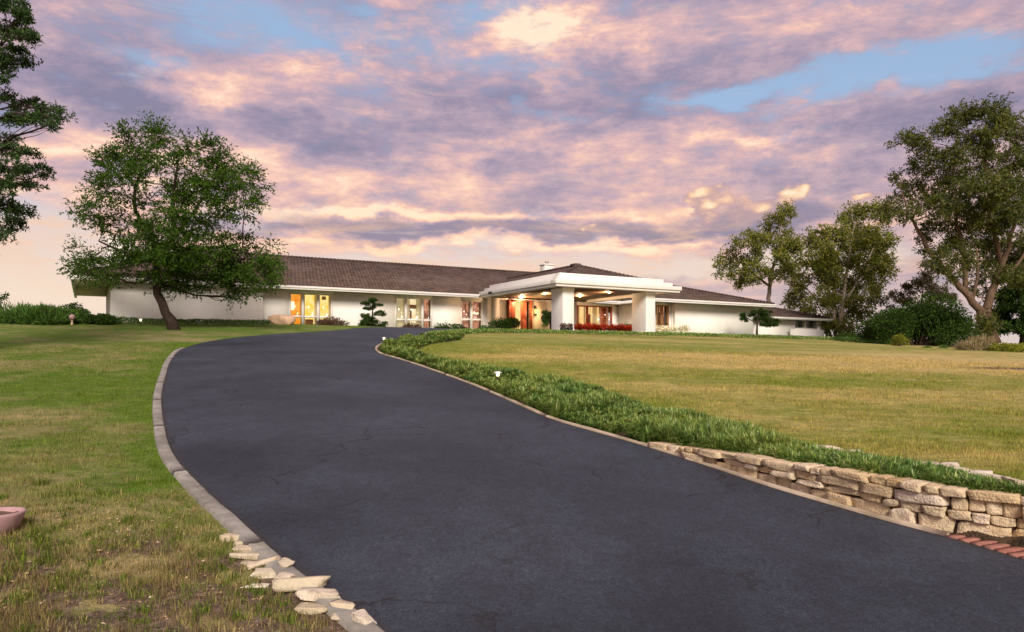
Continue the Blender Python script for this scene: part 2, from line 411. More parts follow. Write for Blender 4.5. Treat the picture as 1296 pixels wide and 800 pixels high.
M = dict(
    ground=material('lawn_soil', m_ground), grass=material('grass_blade', m_grass), asphalt=material('asphalt', m_asphalt),
    wallstone=material('fieldstone', m_wallstone), palestone=material('pale_fieldstone', m_palestone), concrete=material('curb_concrete', m_concrete),
    tancurb=material('edging_concrete', lambda t: m_concrete(t, (.42, .34, .25), (.58, .48, .37))),
    shake=material('roof_shake', m_shake), stucco=material('stucco', m_stucco), white=plain('white_paint', (.76, .73, .68), .55, .06, 1.2),
    glass=material('window_glass', m_glass),
    wood=plain('ceiling_wood', (.20, .115, .06), .6, .25, 3), redwood=plain('red_door_wood', (.36, .085, .035), .45, .3, 2.5), wframe=plain('timber_frame', (.38, .19, .075), .5, .2, 4),
    dark=plain('dark_metal', (.02, .02, .02), .5), soil=plain('core_soil', (.06, .045, .03), .95, .3, 8),
    brick=None, pink=plain('pink_terracotta', (.42, .26, .26), .8, .12, 8, bumpd=.01), pot=plain('pot_soil', (.16, .10, .07), .95, .5, 30, bumpd=.03),
    curtain=plain('curtain_cloth', (.72, .66, .52), .9, .1, 4), boulder=plain('tan_boulder', (.62, .42, .27), .9, .35, 3, bumpd=.05),
    grey=plain('grey_panel', (.38, .37, .36), .6, .1, 4), tan=plain('tan_paint', (.58, .50, .40), .7, .06, 2),
)
def m_brick(t):
    c = t.ramp(island(t), [(0, (.27, .10, .075)), (.5, (.36, .16, .12)), (1, (.31, .14, .11))])
    p = objc(t); n = t.noise(p, 20, 5)
    c = t.mix(1.0, c, t.ramp(n, [(.3, (.7, .7, .7)), (.7, (1.2, 1.2, 1.2))]), 'MULTIPLY')
    return bsdf(t, c, .9, t.bump(n, .5, .01), .2)
M['brick'] = material('red_brick', m_brick)

# ------------------------------------------------------------------ ground, drive, kerbs
def build_ground():
    rr = np.r_[0.0, np.geomspace(.6, 90, 420), np.geomspace(95, 4000, 40)]
    th = np.r_[np.arange(-52, 52, .24), np.arange(52, 308, 3.0)]
    n = len(th); T = np.radians(th)
    X = (rr[1:, None] * np.sin(T)[None]).ravel(); Y = (rr[1:, None] * np.cos(T)[None]).ravel()
    X = np.r_[0, X]; Y = np.r_[0, Y]
    isl = inside(X, Y, ISL) & (np.hypot(X, Y) < 190); d = dist_line(X, Y, INNC)
    Z = zt(X, Y, d, isl)
    road = inside(X, Y)
    Z = Z - np.where(road, .012, 0)
    near = np.hypot(X, Y) < 70
    Z = Z + np.where(near & ~road, .05 * (fbm(X / 1.3, Y / 1.3, 3) - .5) * sstep(.3, 1.2, np.minimum(d - .7 * isl, dist_line(X, Y, OUTC))), 0)
    dry, soil = lawn_state(X, Y, isl)
    bed = inside(X, Y, BEDPOLY).astype(float)
    m = len(rr) - 1
    i = np.arange(m - 1)[:, None] * n + 1; j = np.arange(n)[None]; j2 = (j + 1) % n
    Fq = np.stack([i + j, i + n + j, i + n + j2, i + j2], -1).reshape(-1, 4)[:, ::-1]
    Ft = np.stack([np.zeros(n, int), 1 + np.arange(n), 1 + (np.arange(n) + 1) % n], -1)[:, ::-1]
    o = mesh_np('ground', np.c_[X, Y, Z], [Fq, Ft], M['ground'], smooth=True, attrs=dict(dry=dry, soil=soil, bed=bed, island=isl.astype(float)))
    return tag(o, kind='structure', label='gently rising lawn and soil around the drive', cat='ground')
build_ground()
def build_road():
    n, k = 420, 40
    A = resample(OUT, n); B = resample(INN, n)
    t = np.linspace(0, 1, k); t = (t + .12 * np.sin(2 * math.pi * t) * -1)[None, :, None]
    P = A[:, None] * (1 - t) + B[:, None] * t
    X, Y = P[..., 0].ravel(), P[..., 1].ravel()
    Z = z_base(X, Y) + .018
    i = np.arange(n - 1)[:, None] * k; j = np.arange(k - 1)[None]
    Fq = np.stack([i + j, i + k + j, i + k + j + 1, i + j + 1], -1).reshape(-1, 4)[:, ::-1]
    ed = np.exp(-np.minimum(dist_line(X, Y, OUTC), dist_line(X, Y, INNC)) / .12)
    o = mesh_np('driveway', np.c_[X, Y, Z], Fq, M['asphalt'], smooth=True, attrs=dict(edge=ed))
    tag(o, kind='structure', label='dark asphalt driveway curving up to the house', cat='driveway')
build_road()
def offset_line(L, d):
    T = np.gradient(L, axis=0); T /= np.linalg.norm(T, axis=1)[:, None] + 1e-9
    return L + np.c_[-T[:, 1], T[:, 0]] * d
def kerb(name, L, w, h, mat, label, seg=3.2, side=1, top_noise=.006):
    """profiled strip; L = line on the road side, grows to the left of travel when side=1"""
    prof = [(-.02, -.1), (.0, h * .55), (w * .12, h * .95), (w * .5, h), (w * .9, h * .97), (w, h * .6), (w + .02, -.1)]
    dcum = np.r_[0, np.cumsum(np.hypot(*np.diff(L, axis=0).T))]
    tot = dcum[-1]; mb = MB(); a = 0.0
    while a < tot - .2:
        b = min(a + seg * random.uniform(.85, 1.15), tot)
        t = np.linspace(a + .008, b - .008, 14)
        Q = np.c_[np.interp(t, dcum, L[:, 0]), np.interp(t, dcum, L[:, 1])]
        lines = [offset_line(Q, side * p[0]) for p in prof]
        V = []
        for i in range(len(Q)):
            zb = float(z_base(Q[i, 0], Q[i, 1])) + .018
            for l, p in zip(lines, prof): V.append((l[i, 0], l[i, 1], zb + p[1] + random.uniform(-1, 1) * top_noise * (p[1] > 0)))
        k = len(prof)
        Fs = [(i * k + j, i * k + j + 1, (i + 1) * k + j + 1, (i + 1) * k + j) for i in range(len(Q) - 1) for j in range(k - 1)]
        Fs += [tuple(range(k)), tuple(range(len(Q) * k - 1, len(Q) * k - k - 1, -1))]
        mb.add(V, Fs); a = b
    o = mb.build(name, mat, smooth=False)
    return tag(o, label, 'curb', kind='structure')
LK = OUT[(OUT[:, 1] > 1.0) & (OUT[:, 1] < un(232, 441)[1])]
kerb('curb', LK, .15, .028, M['concrete'], 'grey concrete curb along the left lawn')
ia = np.argmin(np.hypot(*(INN - un(484, 435)).T))
RK = INN[(np.arange(len(INN)) <= ia) & (INN[:, 1] > un(1216, 686)[1])]
kerb('edging', RK, .07, .03, M['tancurb'], 'thin tan concrete edging along the planted bed', seg=3.5, side=-1)
# brick apron at the wall foot, right edge of the photograph
def brick_apron():
    L = INN[(INN[:, 1] < un(1190, 680)[1]) & (INN[:, 1] > 2.2)][::-1]
    d = np.r_[0, np.cumsum(np.hypot(*np.diff(L, axis=0).T))]
    mb = MB(); a = 0; w0 = .05
    base = L[0]
    while a < d[-1] - .12:
        t = a + .05
        c = np.array([np.interp(t, d, L[:, 0]), np.interp(t, d, L[:, 1])]); c2 = np.array([np.interp(t + .02, d, L[:, 0]), np.interp(t + .02, d, L[:, 1])])
        T = (c2 - c) / np.linalg.norm(c2 - c); Nn = np.array([-T[1], T[0]])
        w = max(.10, float(woff(c[1])) + .10)
        z = float(z_base(*c)) + .018
        V = []
        zz = z + .016 + random.uniform(-.003, .003)
        for (s_, n_) in ((-.048, 0), (.048, 0), (.048, w), (-.048, w)):
            q = c + T * s_ + Nn * n_; V.append((q[0], q[1], z - .05))
        for (s_, n_) in ((-.0465, .002), (.0465, .002), (.0465, w), (-.0465, w)):
            q = c + T * s_ + Nn * n_; V.append((q[0], q[1], zz))
        mb.add(V, [(3, 2, 1, 0), (4, 5, 6, 7), (0, 1, 5, 4), (1, 2, 6, 5), (2, 3, 7, 6), (3, 0, 4, 7)])
        a += .105
    tag(mb.build('brick_edging', M['brick']), 'short strip of red brick paving at the foot of the stone wall', 'brick edging')
brick_apron()

# ------------------------------------------------------------------ stones
def stone_arr(rx, ry, rz, seed, box=.42, k=5, rough=.12, lim0=.78):
    g = np.linspace(-1, 1, k + 1)
    idx = {}; V = []; Fs = []
    def vid(p):
        key = tuple(np.round(p, 5))
        if key not in idx: idx[key] = len(V); V.append(p)
        return idx[key]
    for ax in range(3):
        for sg in (-1, 1):
            for i in range(k):
                for j in range(k):
                    q = []
                    for (a, b) in ((i, j), (i + 1, j), (i + 1, j + 1), (i, j + 1)):
                        p = [0, 0, 0]; p[ax] = sg; p[(ax + 1) % 3] = g[a]; p[(ax + 2) % 3] = g[b]; q.append(vid(p))
                    Fs.append(q if sg > 0 else q[::-1])
    V = np.array(V)
    L = np.linalg.norm(V, axis=1)[:, None]
    V = V * (1 - box) / L * 1.15 + V * box
    r = np.random.default_rng(seed)
    sh = r.uniform(-1, 1, (4, 3)); 
    for q in sh:
        V = V + .5 * rough * np.sin(V @ (q * 2.5) + q[0] * 9)[:, None] * r.uniform(-1, 1, 3) + 0
    # random chamfer planes give a broken-stone outline
    for _ in range(6):
        nrm = r.normal(size=3); nrm /= np.linalg.norm(nrm); dd = V @ nrm; lim = r.uniform(lim0, lim0 + .3)
        V = V - np.maximum(dd - lim, 0)[:, None] * nrm
    V = V + r.normal(size=V.shape) * rough * .12
    return V * np.array([rx, ry, rz]), Fs
def place(V, c, T, tilt=0.0):
    Nn = np.array([-T[1], T[0]])
    W = np.empty_like(V)
    W[:, 0] = c[0] + V[:, 0] * T[0] + V[:, 1] * Nn[0]; W[:, 1] = c[1] + V[:, 0] * T[1] + V[:, 1] * Nn[1]; W[:, 2] = c[2] + V[:, 2] + V[:, 0] * tilt
    return W
def stone_wall():
    i0 = np.argmin(np.hypot(*(INN - un(826, 569)).T))
    L = INN[:i0 + 1]; L = L[(L[:, 1] > 1.0)][::-1]             # from the far low end towards the near end
    T_ = np.gradient(L, axis=0); T_ /= np.linalg.norm(T_, axis=1)[:, None]; L = L + np.c_[-T_[:, 1], T_[:, 0]] * (.16 + woff(L[:, 1]))[:, None]
    d = np.r_[0, np.cumsum(np.hypot(*np.diff(L, axis=0).T))]
    at = lambda t: np.array([np.interp(t, d, L[:, 0]), np.interp(t, d, L[:, 1])])
    mb = MB(); core = MB(); rs = random.Random(5); seed = 100
    # courses follow the fall of the drive; each course starts where the wall is tall enough
    heights = [.15, .085, .11, .08]
    for ci in range(4):
        a = 0.0
        while a < d[-1] - .1:
            ln = rs.choice((.13, .18, .24, .32, .44)) * rs.uniform(.85, 1.15)
            p = at(a + ln / 2); hh = wall_h(p[1]) + .035 + .065 * float(sstep(11.8, 9.5, p[1]))
            # local course split
            ncs = 1 if hh < .14 else 2 if hh < .22 else 3 if hh < .33 else 4
            if ci >= ncs: a += ln; continue
            hs = np.array(heights[:ncs]); hs = hs / hs.sum() * hh
            z0 = hs[:ci].sum(); hc = hs[ci]
            T = at(a + ln / 2 + .03) - p; T /= np.linalg.norm(T)
            Nn = np.array([-T[1], T[0]])
            off = rs.uniform(-.025, .025) - .02 * (ncs - 1 - ci) * -1
            zb = float(z_base(*p)) + .0
            hv = hc * rs.uniform(.90, 1.06)
            V, Fs = stone_arr(ln * .5 * .97, rs.uniform(.12, .16), hv * .5 * .98, seed, box=.97, k=6, rough=.10, lim0=1.22); seed += 1
            q = p + Nn * off
            mb.add(place(V, (q[0], q[1], zb + z0 + hc / 2 + rs.uniform(-.008, .008)), T, rs.uniform(-.06, .06)), Fs)
            a += ln + rs.uniform(.0, .012)
    o = mb.build('stone_wall', M['wallstone'])
    tag(o, 'low dry stacked tan stone wall holding the planted bed above the drive', 'stone wall')
    # earth packed behind the stones
    n = 60; t = np.linspace(.2, d[-1] - .1, n); V = []
    for x in t:
        p = at(x); T = at(x + .05) - p; T /= np.linalg.norm(T); Nn = np.array([-T[1], T[0]]); h = wall_h(p[1]) + .05; zb = float(z_base(*p))
        for (nn, z) in ((-.05, -.1), (-.05, h), (.2, h), (.2, -.1)): q = p + Nn * nn; V.append((q[0], q[1], zb + z))
    Fs = [(i * 4 + j, (i + 1) * 4 + j, (i + 1) * 4 + j + 1, i * 4 + j + 1) for i in range(n - 1) for j in range(3)]
    mb2 = MB().add(V, Fs); mb2.build('packed_soil', M['soil'], o)
stone_wall()
def loose(px, py, lx, ly, lz, ang, seed, label, group, name='stone', dz=.0, tilt=0.0, box=.5):
    c = un2(px, py); lx, ly, lz = lx * 1.2, ly * 1.25, lz * 1.0; V, Fs = stone_arr(lx / 2, ly / 2, lz / 2, seed, box=.88, k=6, rough=.16, lim0=.62)
    T = np.array([math.cos(ang), math.sin(ang)])
    W = place(V, (0, 0, 0), T, tilt)
    z = zt1(*c)
    o = MB().add(W, Fs).build(name, M['palestone'])
    o.location = (c[0], c[1], z + lz * .26 + dz * .8)
    return tag(o, label, 'stone', group)
gl = 'loose flat stones along the left curb'
LOOSE = [
    (292, 683, .17, .11, .07, .1, 'rounded pale slab at the upper end of the loose stones by the curb', 0, 0),
    (303, 690, .12, .07, .04, .3, 'thin white sliver tucked just under the uppermost curbside slab', 0, 0),
    (310, 698, .20, .09, .06, -.3, 'wedge of cream stone second from the upper end beside the curb', 0, .05),
    (318, 706, .27, .09, .06, -.1, 'long tan slab with an ochre edge lying under the cream wedge', 0, 0),
    (313, 713, .16, .07, .04, -.3, 'small brown stone half sunk in dry grass under the long tan slab', -.02, 0),
    (332, 718, .20, .10, .06, .6, 'tilted pale flagstone leaning up onto the curb', .02, .2),
    (341, 727, .19, .14, .06, .1, 'broad white flat stone in the middle of the curbside stones', 0, 0),
    (323, 744, .17, .06, .04, .25, 'narrow cream stone lying apart in the dry grass left of the others', 0, 0),
    (360, 722, .14, .08, .06, -.7, 'small grey stone lying against the curb top', .05, 0),
    (364, 737, .15, .12, .06, -.5, 'pointed pale stone on the curb above the biggest slab', .03, .1),
    (382, 747, .34, .14, .09, .05, 'biggest tan slab bridging the curb towards the asphalt', .04, .02),
    (408, 762, .28, .11, .07, .10, 'mossy grey green slab jutting out over the asphalt edge', .04, .0),
    (396, 774, .20, .10, .06, -.1, 'low rusty orange stone partly buried below the mossy slab', -.01, 0),
    (434, 776, .15, .08, .06, -.5, 'grey curb stone below the mossy slab at the asphalt edge', .03, 0),
    (431, 784, .14, .10, .05, -.4, 'pinkish white chip of stone near the bottom of the picture', .01, 0),
    (456, 790, .20, .11, .07, -.65, 'rough grey stone nearest the viewer at the curb end', .03, 0)]
for k, (px, py, lx, ly, lz, an, lab, dz, tl) in enumerate(LOOSE):
    loose(px, py, lx, ly, lz, an, 300 + k, lab, gl, 'loose_stone', dz, tl)
ge = 'edging stones between lawn and bed'
EDG = [(1052, 573, .30, .16, .12, -.25, 'small white edging stone where the lawn edging emerges from the plants'), (1076, 577, .24, .16, .10, -.3, 'second small edging stone beside the white one above the bed'),
       (1168, 596, .26, .16, .13, -.3, 'narrow pale edging stone at the upper end of the right hand stone row'), (1192, 600, .30, .2, .15, -.35, 'pinkish edging stone with a dark gap on its right'),
       (1215, 604, .28, .2, .15, -.3, 'cream edging stone right of the dark gap in the lawn row'), (1236, 610, .24, .2, .14, -.5, 'grey edging stone partly covered by the bed plants'),
       (1256, 614, .26, .2, .15, -.4, 'long pale edging stone third from the right frame edge'), (1275, 619, .26, .18, .14, -.7, 'steeply tilted edging stone second from the right frame edge'),
       (1294, 625, .28, .2, .17, -.5, 'tan edging stone cut off by the right frame edge')]
for k, (px, py, lx, ly, lz, an, lab) in enumerate(EDG):
    c = un(px, py)
    o = loose(px, py, lx, ly, lz, an, 500 + k, lab, ge, 'edging_stone', .0)

# ------------------------------------------------------------------ foliage helpers
def nrm(A): return A / (np.linalg.norm(A, axis=-1, keepdims=True) + 1e-9)
def leaves(C, D, L, W, roll=None):
    """diamond leaves: centre-base C, direction D, length L, width W"""
    N_ = len(C); D = nrm(D)
    r = rng.normal(size=(N_, 3)); S = nrm(np.cross(D, r))
    U = np.cross(S, D)
    L = np.broadcast_to(L, (N_,))[:, None]; W = np.broadcast_to(W, (N_,))[:, None]
    V = np.stack([C, C + D * L * .5 + S * W * .5 + U * W * .15, C + D * L, C + D * L * .5 - S * W * .5 + U * W * .15], 1).reshape(-1, 3)
    Fq = np.arange(N_ * 4).reshape(-1, 4)
    return V, Fq
def ell_points(n, bias=.5):
    d = nrm(rng.normal(size=(n, 3))); r = rng.random(n) ** bias
    return d * r[:, None]
def Wp(px, py, Y): return np.array([(px - CX) / F * Y, Y, (HZ - py) / F * Y])
def curve(a, b, n=6, sag=.12, up=0.0):
    a = np.asarray(a, float); b = np.asarray(b, float); L = np.linalg.norm(b - a)
    t = np.linspace(0, 1, n)[:, None]
    o1 = rng.normal(size=3) * sag * L; o1[2] += up * L
    P = a + (b - a) * t + o1 * (4 * t * (1 - t)) * .5
    P[1:-1] += rng.normal(size=(n - 2, 3)) * L * .02
    return P
def tree(name, label, Y, base_px, trunk, clumps, leaf, bark, cat='tree', group=None, nleaf=40000, L=.16, W=.06, spray=8, sub=7, droop=-.15, flat=.75, twig=.35, tw=.02, hook=0.0, shrink=1.0, depth=2.5, leafdir=.7, zoff=0, branch=True, dspread=1.0):
    """trunk: list of (list of (px,py,dY), r0, r1); clumps: (px,py,rx,ry[,dY])"""
    b = Wp(base_px[0], base_px[1], Y)
    root = empty(name, b, label, cat, group)
    mb = MB(); nodes = []
    for pts, r0, r1 in trunk:
        P = np.array([Wp(p[0], p[1], Y + (p[2] if len(p) > 2 else 0)) for p in pts])
        # densify
        d = np.r_[0, np.cumsum(np.linalg.norm(np.diff(P, axis=0), axis=1))]; n = max(4, int(d[-1] / .5)); t = np.linspace(0, d[-1], n)
        m_ = np.gradient(P, d, axis=0) if len(P) > 2 else None
        Q = np.c_[np.interp(t, d, P[:, 0]), np.interp(t, d, P[:, 1]), np.interp(t, d, P[:, 2])]
        for _ in range(2): Q[1:-1] = .25 * Q[:-2] + .5 * Q[1:-1] + .25 * Q[2:]
        Q[1:-1] += rng.normal(size=(n - 2, 3)) * min(.05, r0 * .18)
        rr = np.linspace(r0, r1, n)
        if abs(pts[0][1] - base_px[1]) < 6: rr[:2] *= [1.45, 1.12]; Q[0, 2] -= .25
        mb.tube(Q, rr, 9)
        for q, r_ in zip(Q, rr): nodes.append((q, r_))
    NP = np.array([q for q, r_ in nodes]); NR = np.array([r_ for q, r_ in nodes]); up = NP[:, 2] > b[2] + hook; NP, NR = NP[up], NR[up]
    area = np.array([c[2] * c[3] for c in clumps], float); area /= area.sum()
    AV, AF, off = [], [], 0
    for c, w in zip(clumps, area):
        dY = c[4] if len(c) > 4 else rng.uniform(-depth, depth)
        Yc = Y + dY; ctr = Wp(c[0], c[1], Yc); k = Yc / F
        rad = np.array([c[2] * k, .5 * (c[2] + c[3]) * k * dspread, c[3] * k])
        if branch:
            dd = np.linalg.norm(NP - ctr, axis=1) + np.maximum(NP[:, 2] - ctr[2], 0) * 1.5
            i = int(np.argmin(dd)); r0 = min(NR[i] * .6, .010 + .012 * dd[i])
            Pb = curve(NP[i], ctr, 7, .13, .1); mb.tube(Pb, np.linspace(r0, max(.012, r0 * .4), 7), 6)
        n_here = int(nleaf * w / spray) + 2
        sc_ = [ell_points(1, .45)[0] * rad * .95 + ctr for _ in range(sub)]
        S = []
        for s_ in sc_:
            if branch: mb.tube(curve(Pb[random.randint(3, 6)], s_, 4, .1), np.linspace(max(.01, r0 * .35), .006, 4), 4, cap=False)
            nq = max(2, n_here // sub); q = ell_points(nq, .6) * (.65 + .55 * rng.random((nq, 1)) ** 2) * rad * shrink * rng.uniform(.34, .66) * np.array([1, 1, flat]) + s_
            S.append(np.c_[q, np.repeat([s_], len(q), 0)])
        S = np.vstack(S); p = S[:, :3]
        outd = nrm((p - ctr) / rad) * .9 + nrm(p - S[:, 3:]) * .6 + rng.normal(size=p.shape) * .6
        outd[:, 2] += droop; outd = nrm(outd)
        # leaflets along the twig
        t = rng.random((len(p), spray)); lp = p[:, None] + outd[:, None] * (t * twig)[..., None]
        ld = outd[:, None] * (1 - leafdir) + rng.normal(size=lp.shape) * leafdir
        ld[..., 2] += droop
        lp = lp.reshape(-1, 3); ld = ld.reshape(-1, 3)
        V, Fq = leaves(lp, ld, L * rng.uniform(.6, 1.25, len(lp)), W * rng.uniform(.7, 1.3, len(lp)))
        AV.append(V); AF.append(Fq + off); off += len(V)
    if len(mb.v): mb.build('trunk', bark, root, smooth=True, offset=b)
    mesh_np('crown', np.vstack(AV) - b, np.vstack(AF), leaf, root)
    return root
def shrub(name, label, px, pyb, Y, wpx, hpx, leaf, n=1600, L=.12, W=.05, cat='shrub', group=None, lumps=9, droop=.2, dry=.0, depthf=.8, stem=None, zb=None, flat=1.0, spike=0.0, low=.0):
    k = Y / F; x = (px - CX) * k; z = (HZ - pyb) * k if zb is None else zb
    g = zt1(x, Y)
    z = min(z, g + .02) if zb is None else z
    top = (HZ - pyb) * k + hpx * k
    h = top - z; w = wpx * k
    root = empty(name, (x, Y, z), label, cat, group)
    # lumps over a half dome
    AV = []; AF = []; off = 0
    mb = MB()
    for i in range(lumps):
        a = rng.uniform(0, 2 * math.pi); rr_ = math.sqrt(rng.random()) * .5
        cz = h * (low + (.75 - low) * rng.random() * (1 - (rr_ / .62) ** 2) ) + h * .12
        c = np.array([math.cos(a) * rr_ * w, math.sin(a) * rr_ * w * depthf, cz])
        rad = np.array([w * .26, w * .26 * depthf, h * .27]) * rng.uniform(.75, 1.2)
        c[0] = np.clip(c[0], -w / 2 + rad[0] * .8, w / 2 - rad[0] * .8); c[2] = np.clip(c[2], rad[2] * .6, h - rad[2] * .85)
        m_ = n // lumps
        p = c + ell_points(m_, .35) * rad
        d = nrm((p - c) / rad) + rng.normal(size=p.shape) * .55; d[:, 2] += droop + spike
        V, Fq = leaves(p, d, L * rng.uniform(.6, 1.3, m_), W * rng.uniform(.7, 1.3, m_)); AV.append(V); AF.append(Fq + off); off += len(V)
        mb.tube(curve((c[0] * .15, c[1] * .15, -.05), c, 5, .1, .05), np.linspace(.02 + .008 * h, .008, 5), 5, cap=False)
    mesh_np('foliage', np.vstack(AV), np.vstack(AF), leaf, root)
    mb.build('stem', M['bark'], root, smooth=True)
    return root
M['bark'] = material('brown_bark', m_bark((.035, .024, .018), (.13, .09, .065)))
M['bark_dark'] = material('dark_bark', m_bark((.018, .013, .011), (.07, .048, .036)))
M['bark_pale'] = material('pale_bark', m_bark((.16, .12, .09), (.42, .34, .27)))
M['bark_euc'] = material('peeling_bark', m_bark((.055, .036, .026), (.21, .135, .09)))
LF = dict(
    jac=leafmat('feathery_leaf', [(.016, .044, .008), (.036, .084, .011), (.062, .124, .014), (.092, .145, .020)], gain=1.2, gloss=.05),
    pine=leafmat('pine_needle', [(.014, .030, .012), (.026, .052, .018), (.050, .080, .024)], .2, .03),
    euc=leafmat('eucalyptus_leaf', [(.030, .046, .012), (.060, .080, .016), (.100, .124, .022), (.145, .125, .035)], gain=1.2),
    mid=leafmat('loose_leaf', [(.046, .066, .014), (.095, .118, .018), (.155, .172, .028), (.21, .17, .045)]),
    dark=leafmat('dark_leaf', [(.012, .026, .006), (.022, .046, .009), (.042, .074, .013)], .2, .03),
    green=leafmat('green_leaf', [(.025, .06, .014), (.05, .105, .020), (.085, .15, .028)]),
    lime=leafmat('lime_leaf', [(.14, .17, .022), (.22, .25, .03), (.32, .30, .04)], gain=1.1),
    bronze=leafmat('bronze_leaf', [(.045, .040, .018), (.085, .058, .034), (.065, .075, .026), (.11, .075, .045)]),
    rust=leafmat('rust_leaf', [(.035, .018, .016), (.085, .035, .028), (.13, .06, .04), (.04, .05, .02)]),
    red=leafmat('red_petal', [(.36, .006, .016), (.60, .012, .026), (.07, .12, .02), (.66, .02, .04)]),
    white=leafmat('white_petal', [(.70, .66, .62), (.8, .76, .74), (.10, .13, .04), (.6, .55, .5)]),
    fount=leafmat('fountain_grass', [(.10, .085, .05), (.22, .17, .12), (.15, .15, .05), (.40, .30, .26)]),
    bed=leafmat('strap_leaf', [(.026, .062, .014), (.055, .118, .020), (.10, .18, .032), (.20, .28, .085), (.34, .38, .18)], .45, .06, gain=1.6),
)
# ---- trees
T1 = [(150,215,28,20),(133,243,22,12),(172,188,26,20),(208,170,26,13),(243,188,24,16),(205,200,22,14),(285,205,28,18),(312,225,17,18),(305,254,22,20),(275,232,28,18),(240,222,24,13),
      (258,262,32,20),(225,266,28,18),(187,252,18,10),(118,272,27,11),(152,284,26,12),(196,290,28,16),(108,322,22,14),(138,343,46,11),(110,346,18,8),(188,330,40,18),(232,315,40,22),(272,300,38,20),
      (266,340,38,20),(308,330,36,18),(340,322,17,16),(332,348,24,15),(300,362,26,11),(296,377,10,6),(236,352,34,15),(212,368,14,6),(165,315,30,12), (165,228,20,10),(225,240,24,12),(96,335,8,5)]
tree('tree', 'lone spreading tree with feathery green crown and leaning trunk on the left lawn', 40, (222, 418),
     [([(222, 419), (212, 398), (201, 380), (197, 362), (196, 345), (200, 322), (196, 300), (190, 282)], .26, .12), ([(196, 345), (188, 360), (172, 358), (158, 362), (148, 352)], .11, .04),
      ([(200, 325), (222, 300), (246, 268), (262, 240), (282, 212)], .13, .04), ([(196, 300), (178, 282), (165, 262), (172, 232), (186, 198), (196, 176)], .12, .04),
      ([(198, 310), (240, 318), (280, 312), (320, 322)], .15, .05), ([(196, 330), (160, 322), (125, 305)], .12, .04), ([(222, 300), (215, 262), (225, 215), (228, 185)], .12, .04)],
     T1, LF['jac'], M['bark_dark'], hook=2.3, nleaf=74000, L=.18, W=.060, spray=12, sub=9, twig=.75, droop=-.10, flat=.24, depth=3.0, leafdir=.42, shrink=.86)
T2 = [(14,10,22,12),(28,22,18,9),(14,40,26,11),(30,50,18,8),(18,70,24,11),(35,80,13,6),(8,86,14,8),(4,101,6,4),(8,122,14,7),(30,130,22,8),(54,139,22,8),(75,147,13,7),(40,150,22,7),(12,150,18,8),(60,159,12,5),
      (8,175,16,5),(18,190,20,9),(44,194,12,6),(14,214,24,10),(44,217,18,7),(62,220,13,6),(40,234,18,6),(8,236,20,11),(8,260,18,10),(28,267,16,8),(14,285,16,9),(6,300,10,7),(2,378,6,4),
      (-40,30,40,20),(-35,70,40,18),(-45,125,45,18),(-40,170,45,14),(-50,210,45,18),(-40,260,40,20),(-55,310,40,18),(-60,350,40,14),(-60,-30,60,30),(-20,-25,40,20),(-50,-90,50,30),(-95,100,45,30),(-95,200,45,30),(-100,20,50,40)]
tree('pine_tree', 'dark pine tree reaching in from the left frame edge with layered needle pads', 25, (-58, 430),
     [([(-58, 445), (-56, 350), (-58, 240), (-54, 130), (-57, 20), (-55, -90)], .38, .08)], T2, LF['pine'], M['bark_dark'], nleaf=90000, L=.15, W=.036, spray=10, sub=10, twig=.14, droop=.12, flat=.8, depth=1.2, leafdir=.85, dspread=.7)
T3 = [(1150,174,16,10),(1168,190,16,11),(1195,163,18,13),(1218,145,20,12),(1252,140,24,13),(1278,160,18,15),(1170,206,18,12),(1204,199,22,14),(1240,185,26,17),(1278,203,24,20),(1136,228,12,7),(1156,238,16,10),(1176,250,18,12),
      (1213,238,24,15),(1249,240,28,18),(1284,240,24,24),(1150,270,14,8),(1186,280,18,11),(1222,278,24,13),(1258,280,26,16),(1288,282,22,22),(1166,300,12,8),(1204,312,16,9),(1240,314,20,12),(1274,316,20,14),(1180,336,9,6),(1300,320,20,20),
      (1142,252,12,7),(1128,262,12,7),(1310,180,24,24),(1320,240,26,28),(1330,300,26,24),(1225,340,10,6),(1268,345,14,8),(1230,212,22,12),(1262,160,24,14),(1212,258,18,9),(1195,222,16,9),(1200,345,12,9),(1188,322,14,9),(1215,330,16,10),(1245,345,16,10),(1262,330,18,12),(1285,350,18,14),(1228,362,9,8),(1252,372,8,8),(1170,318,10,6),(1225,300,22,12),(1190,262,18,12),(1240,262,22,14),(1270,262,22,16),(1240,412,8,14,-1.0),(1256,408,7,14,-1.0)]
tree('eucalyptus_tree', 'tallest tree on the right with forked reddish trunk and ragged crown', 58, (1248, 428),
     [([(1248, 431), (1247, 405), (1244, 392)], .72, .5), ([(1244, 395), (1222, 372), (1200, 348), (1180, 325), (1165, 300), (1150, 268), (1140, 240)], .30, .05), ([(1246, 395), (1256, 365), (1268, 335), (1280, 300), (1290, 260)], .33, .08),
      ([(1222, 372), (1222, 330), (1212, 290), (1205, 240), (1210, 190)], .2, .04), ([(1268, 335), (1258, 290), (1250, 240), (1246, 190), (1248, 155)], .2, .04), ([(1200, 348), (1185, 338), (1165, 335)], .14, .05), ([(1258, 360), (1285, 340), (1310, 300)], .18, .06), ([(1230, 380), (1240, 340), (1232, 300)], .14, .04)],
     T3, LF['euc'], M['bark_euc'], nleaf=84000, L=.28, W=.085, spray=8, sub=10, twig=.6, droop=-.3, flat=1.05, depth=4.0)
T4 = [(992,266,11,9),(983,284,16,11),(947,302,16,9),(966,310,18,12),(929,323,14,9),(920,342,11,9),(950,338,18,10),(988,310,16,12),(1008,308,12,11),(938,356,14,6),(992,332,18,10),(970,350,20,6),(1002,345,14,8),(912,330,6,5)]
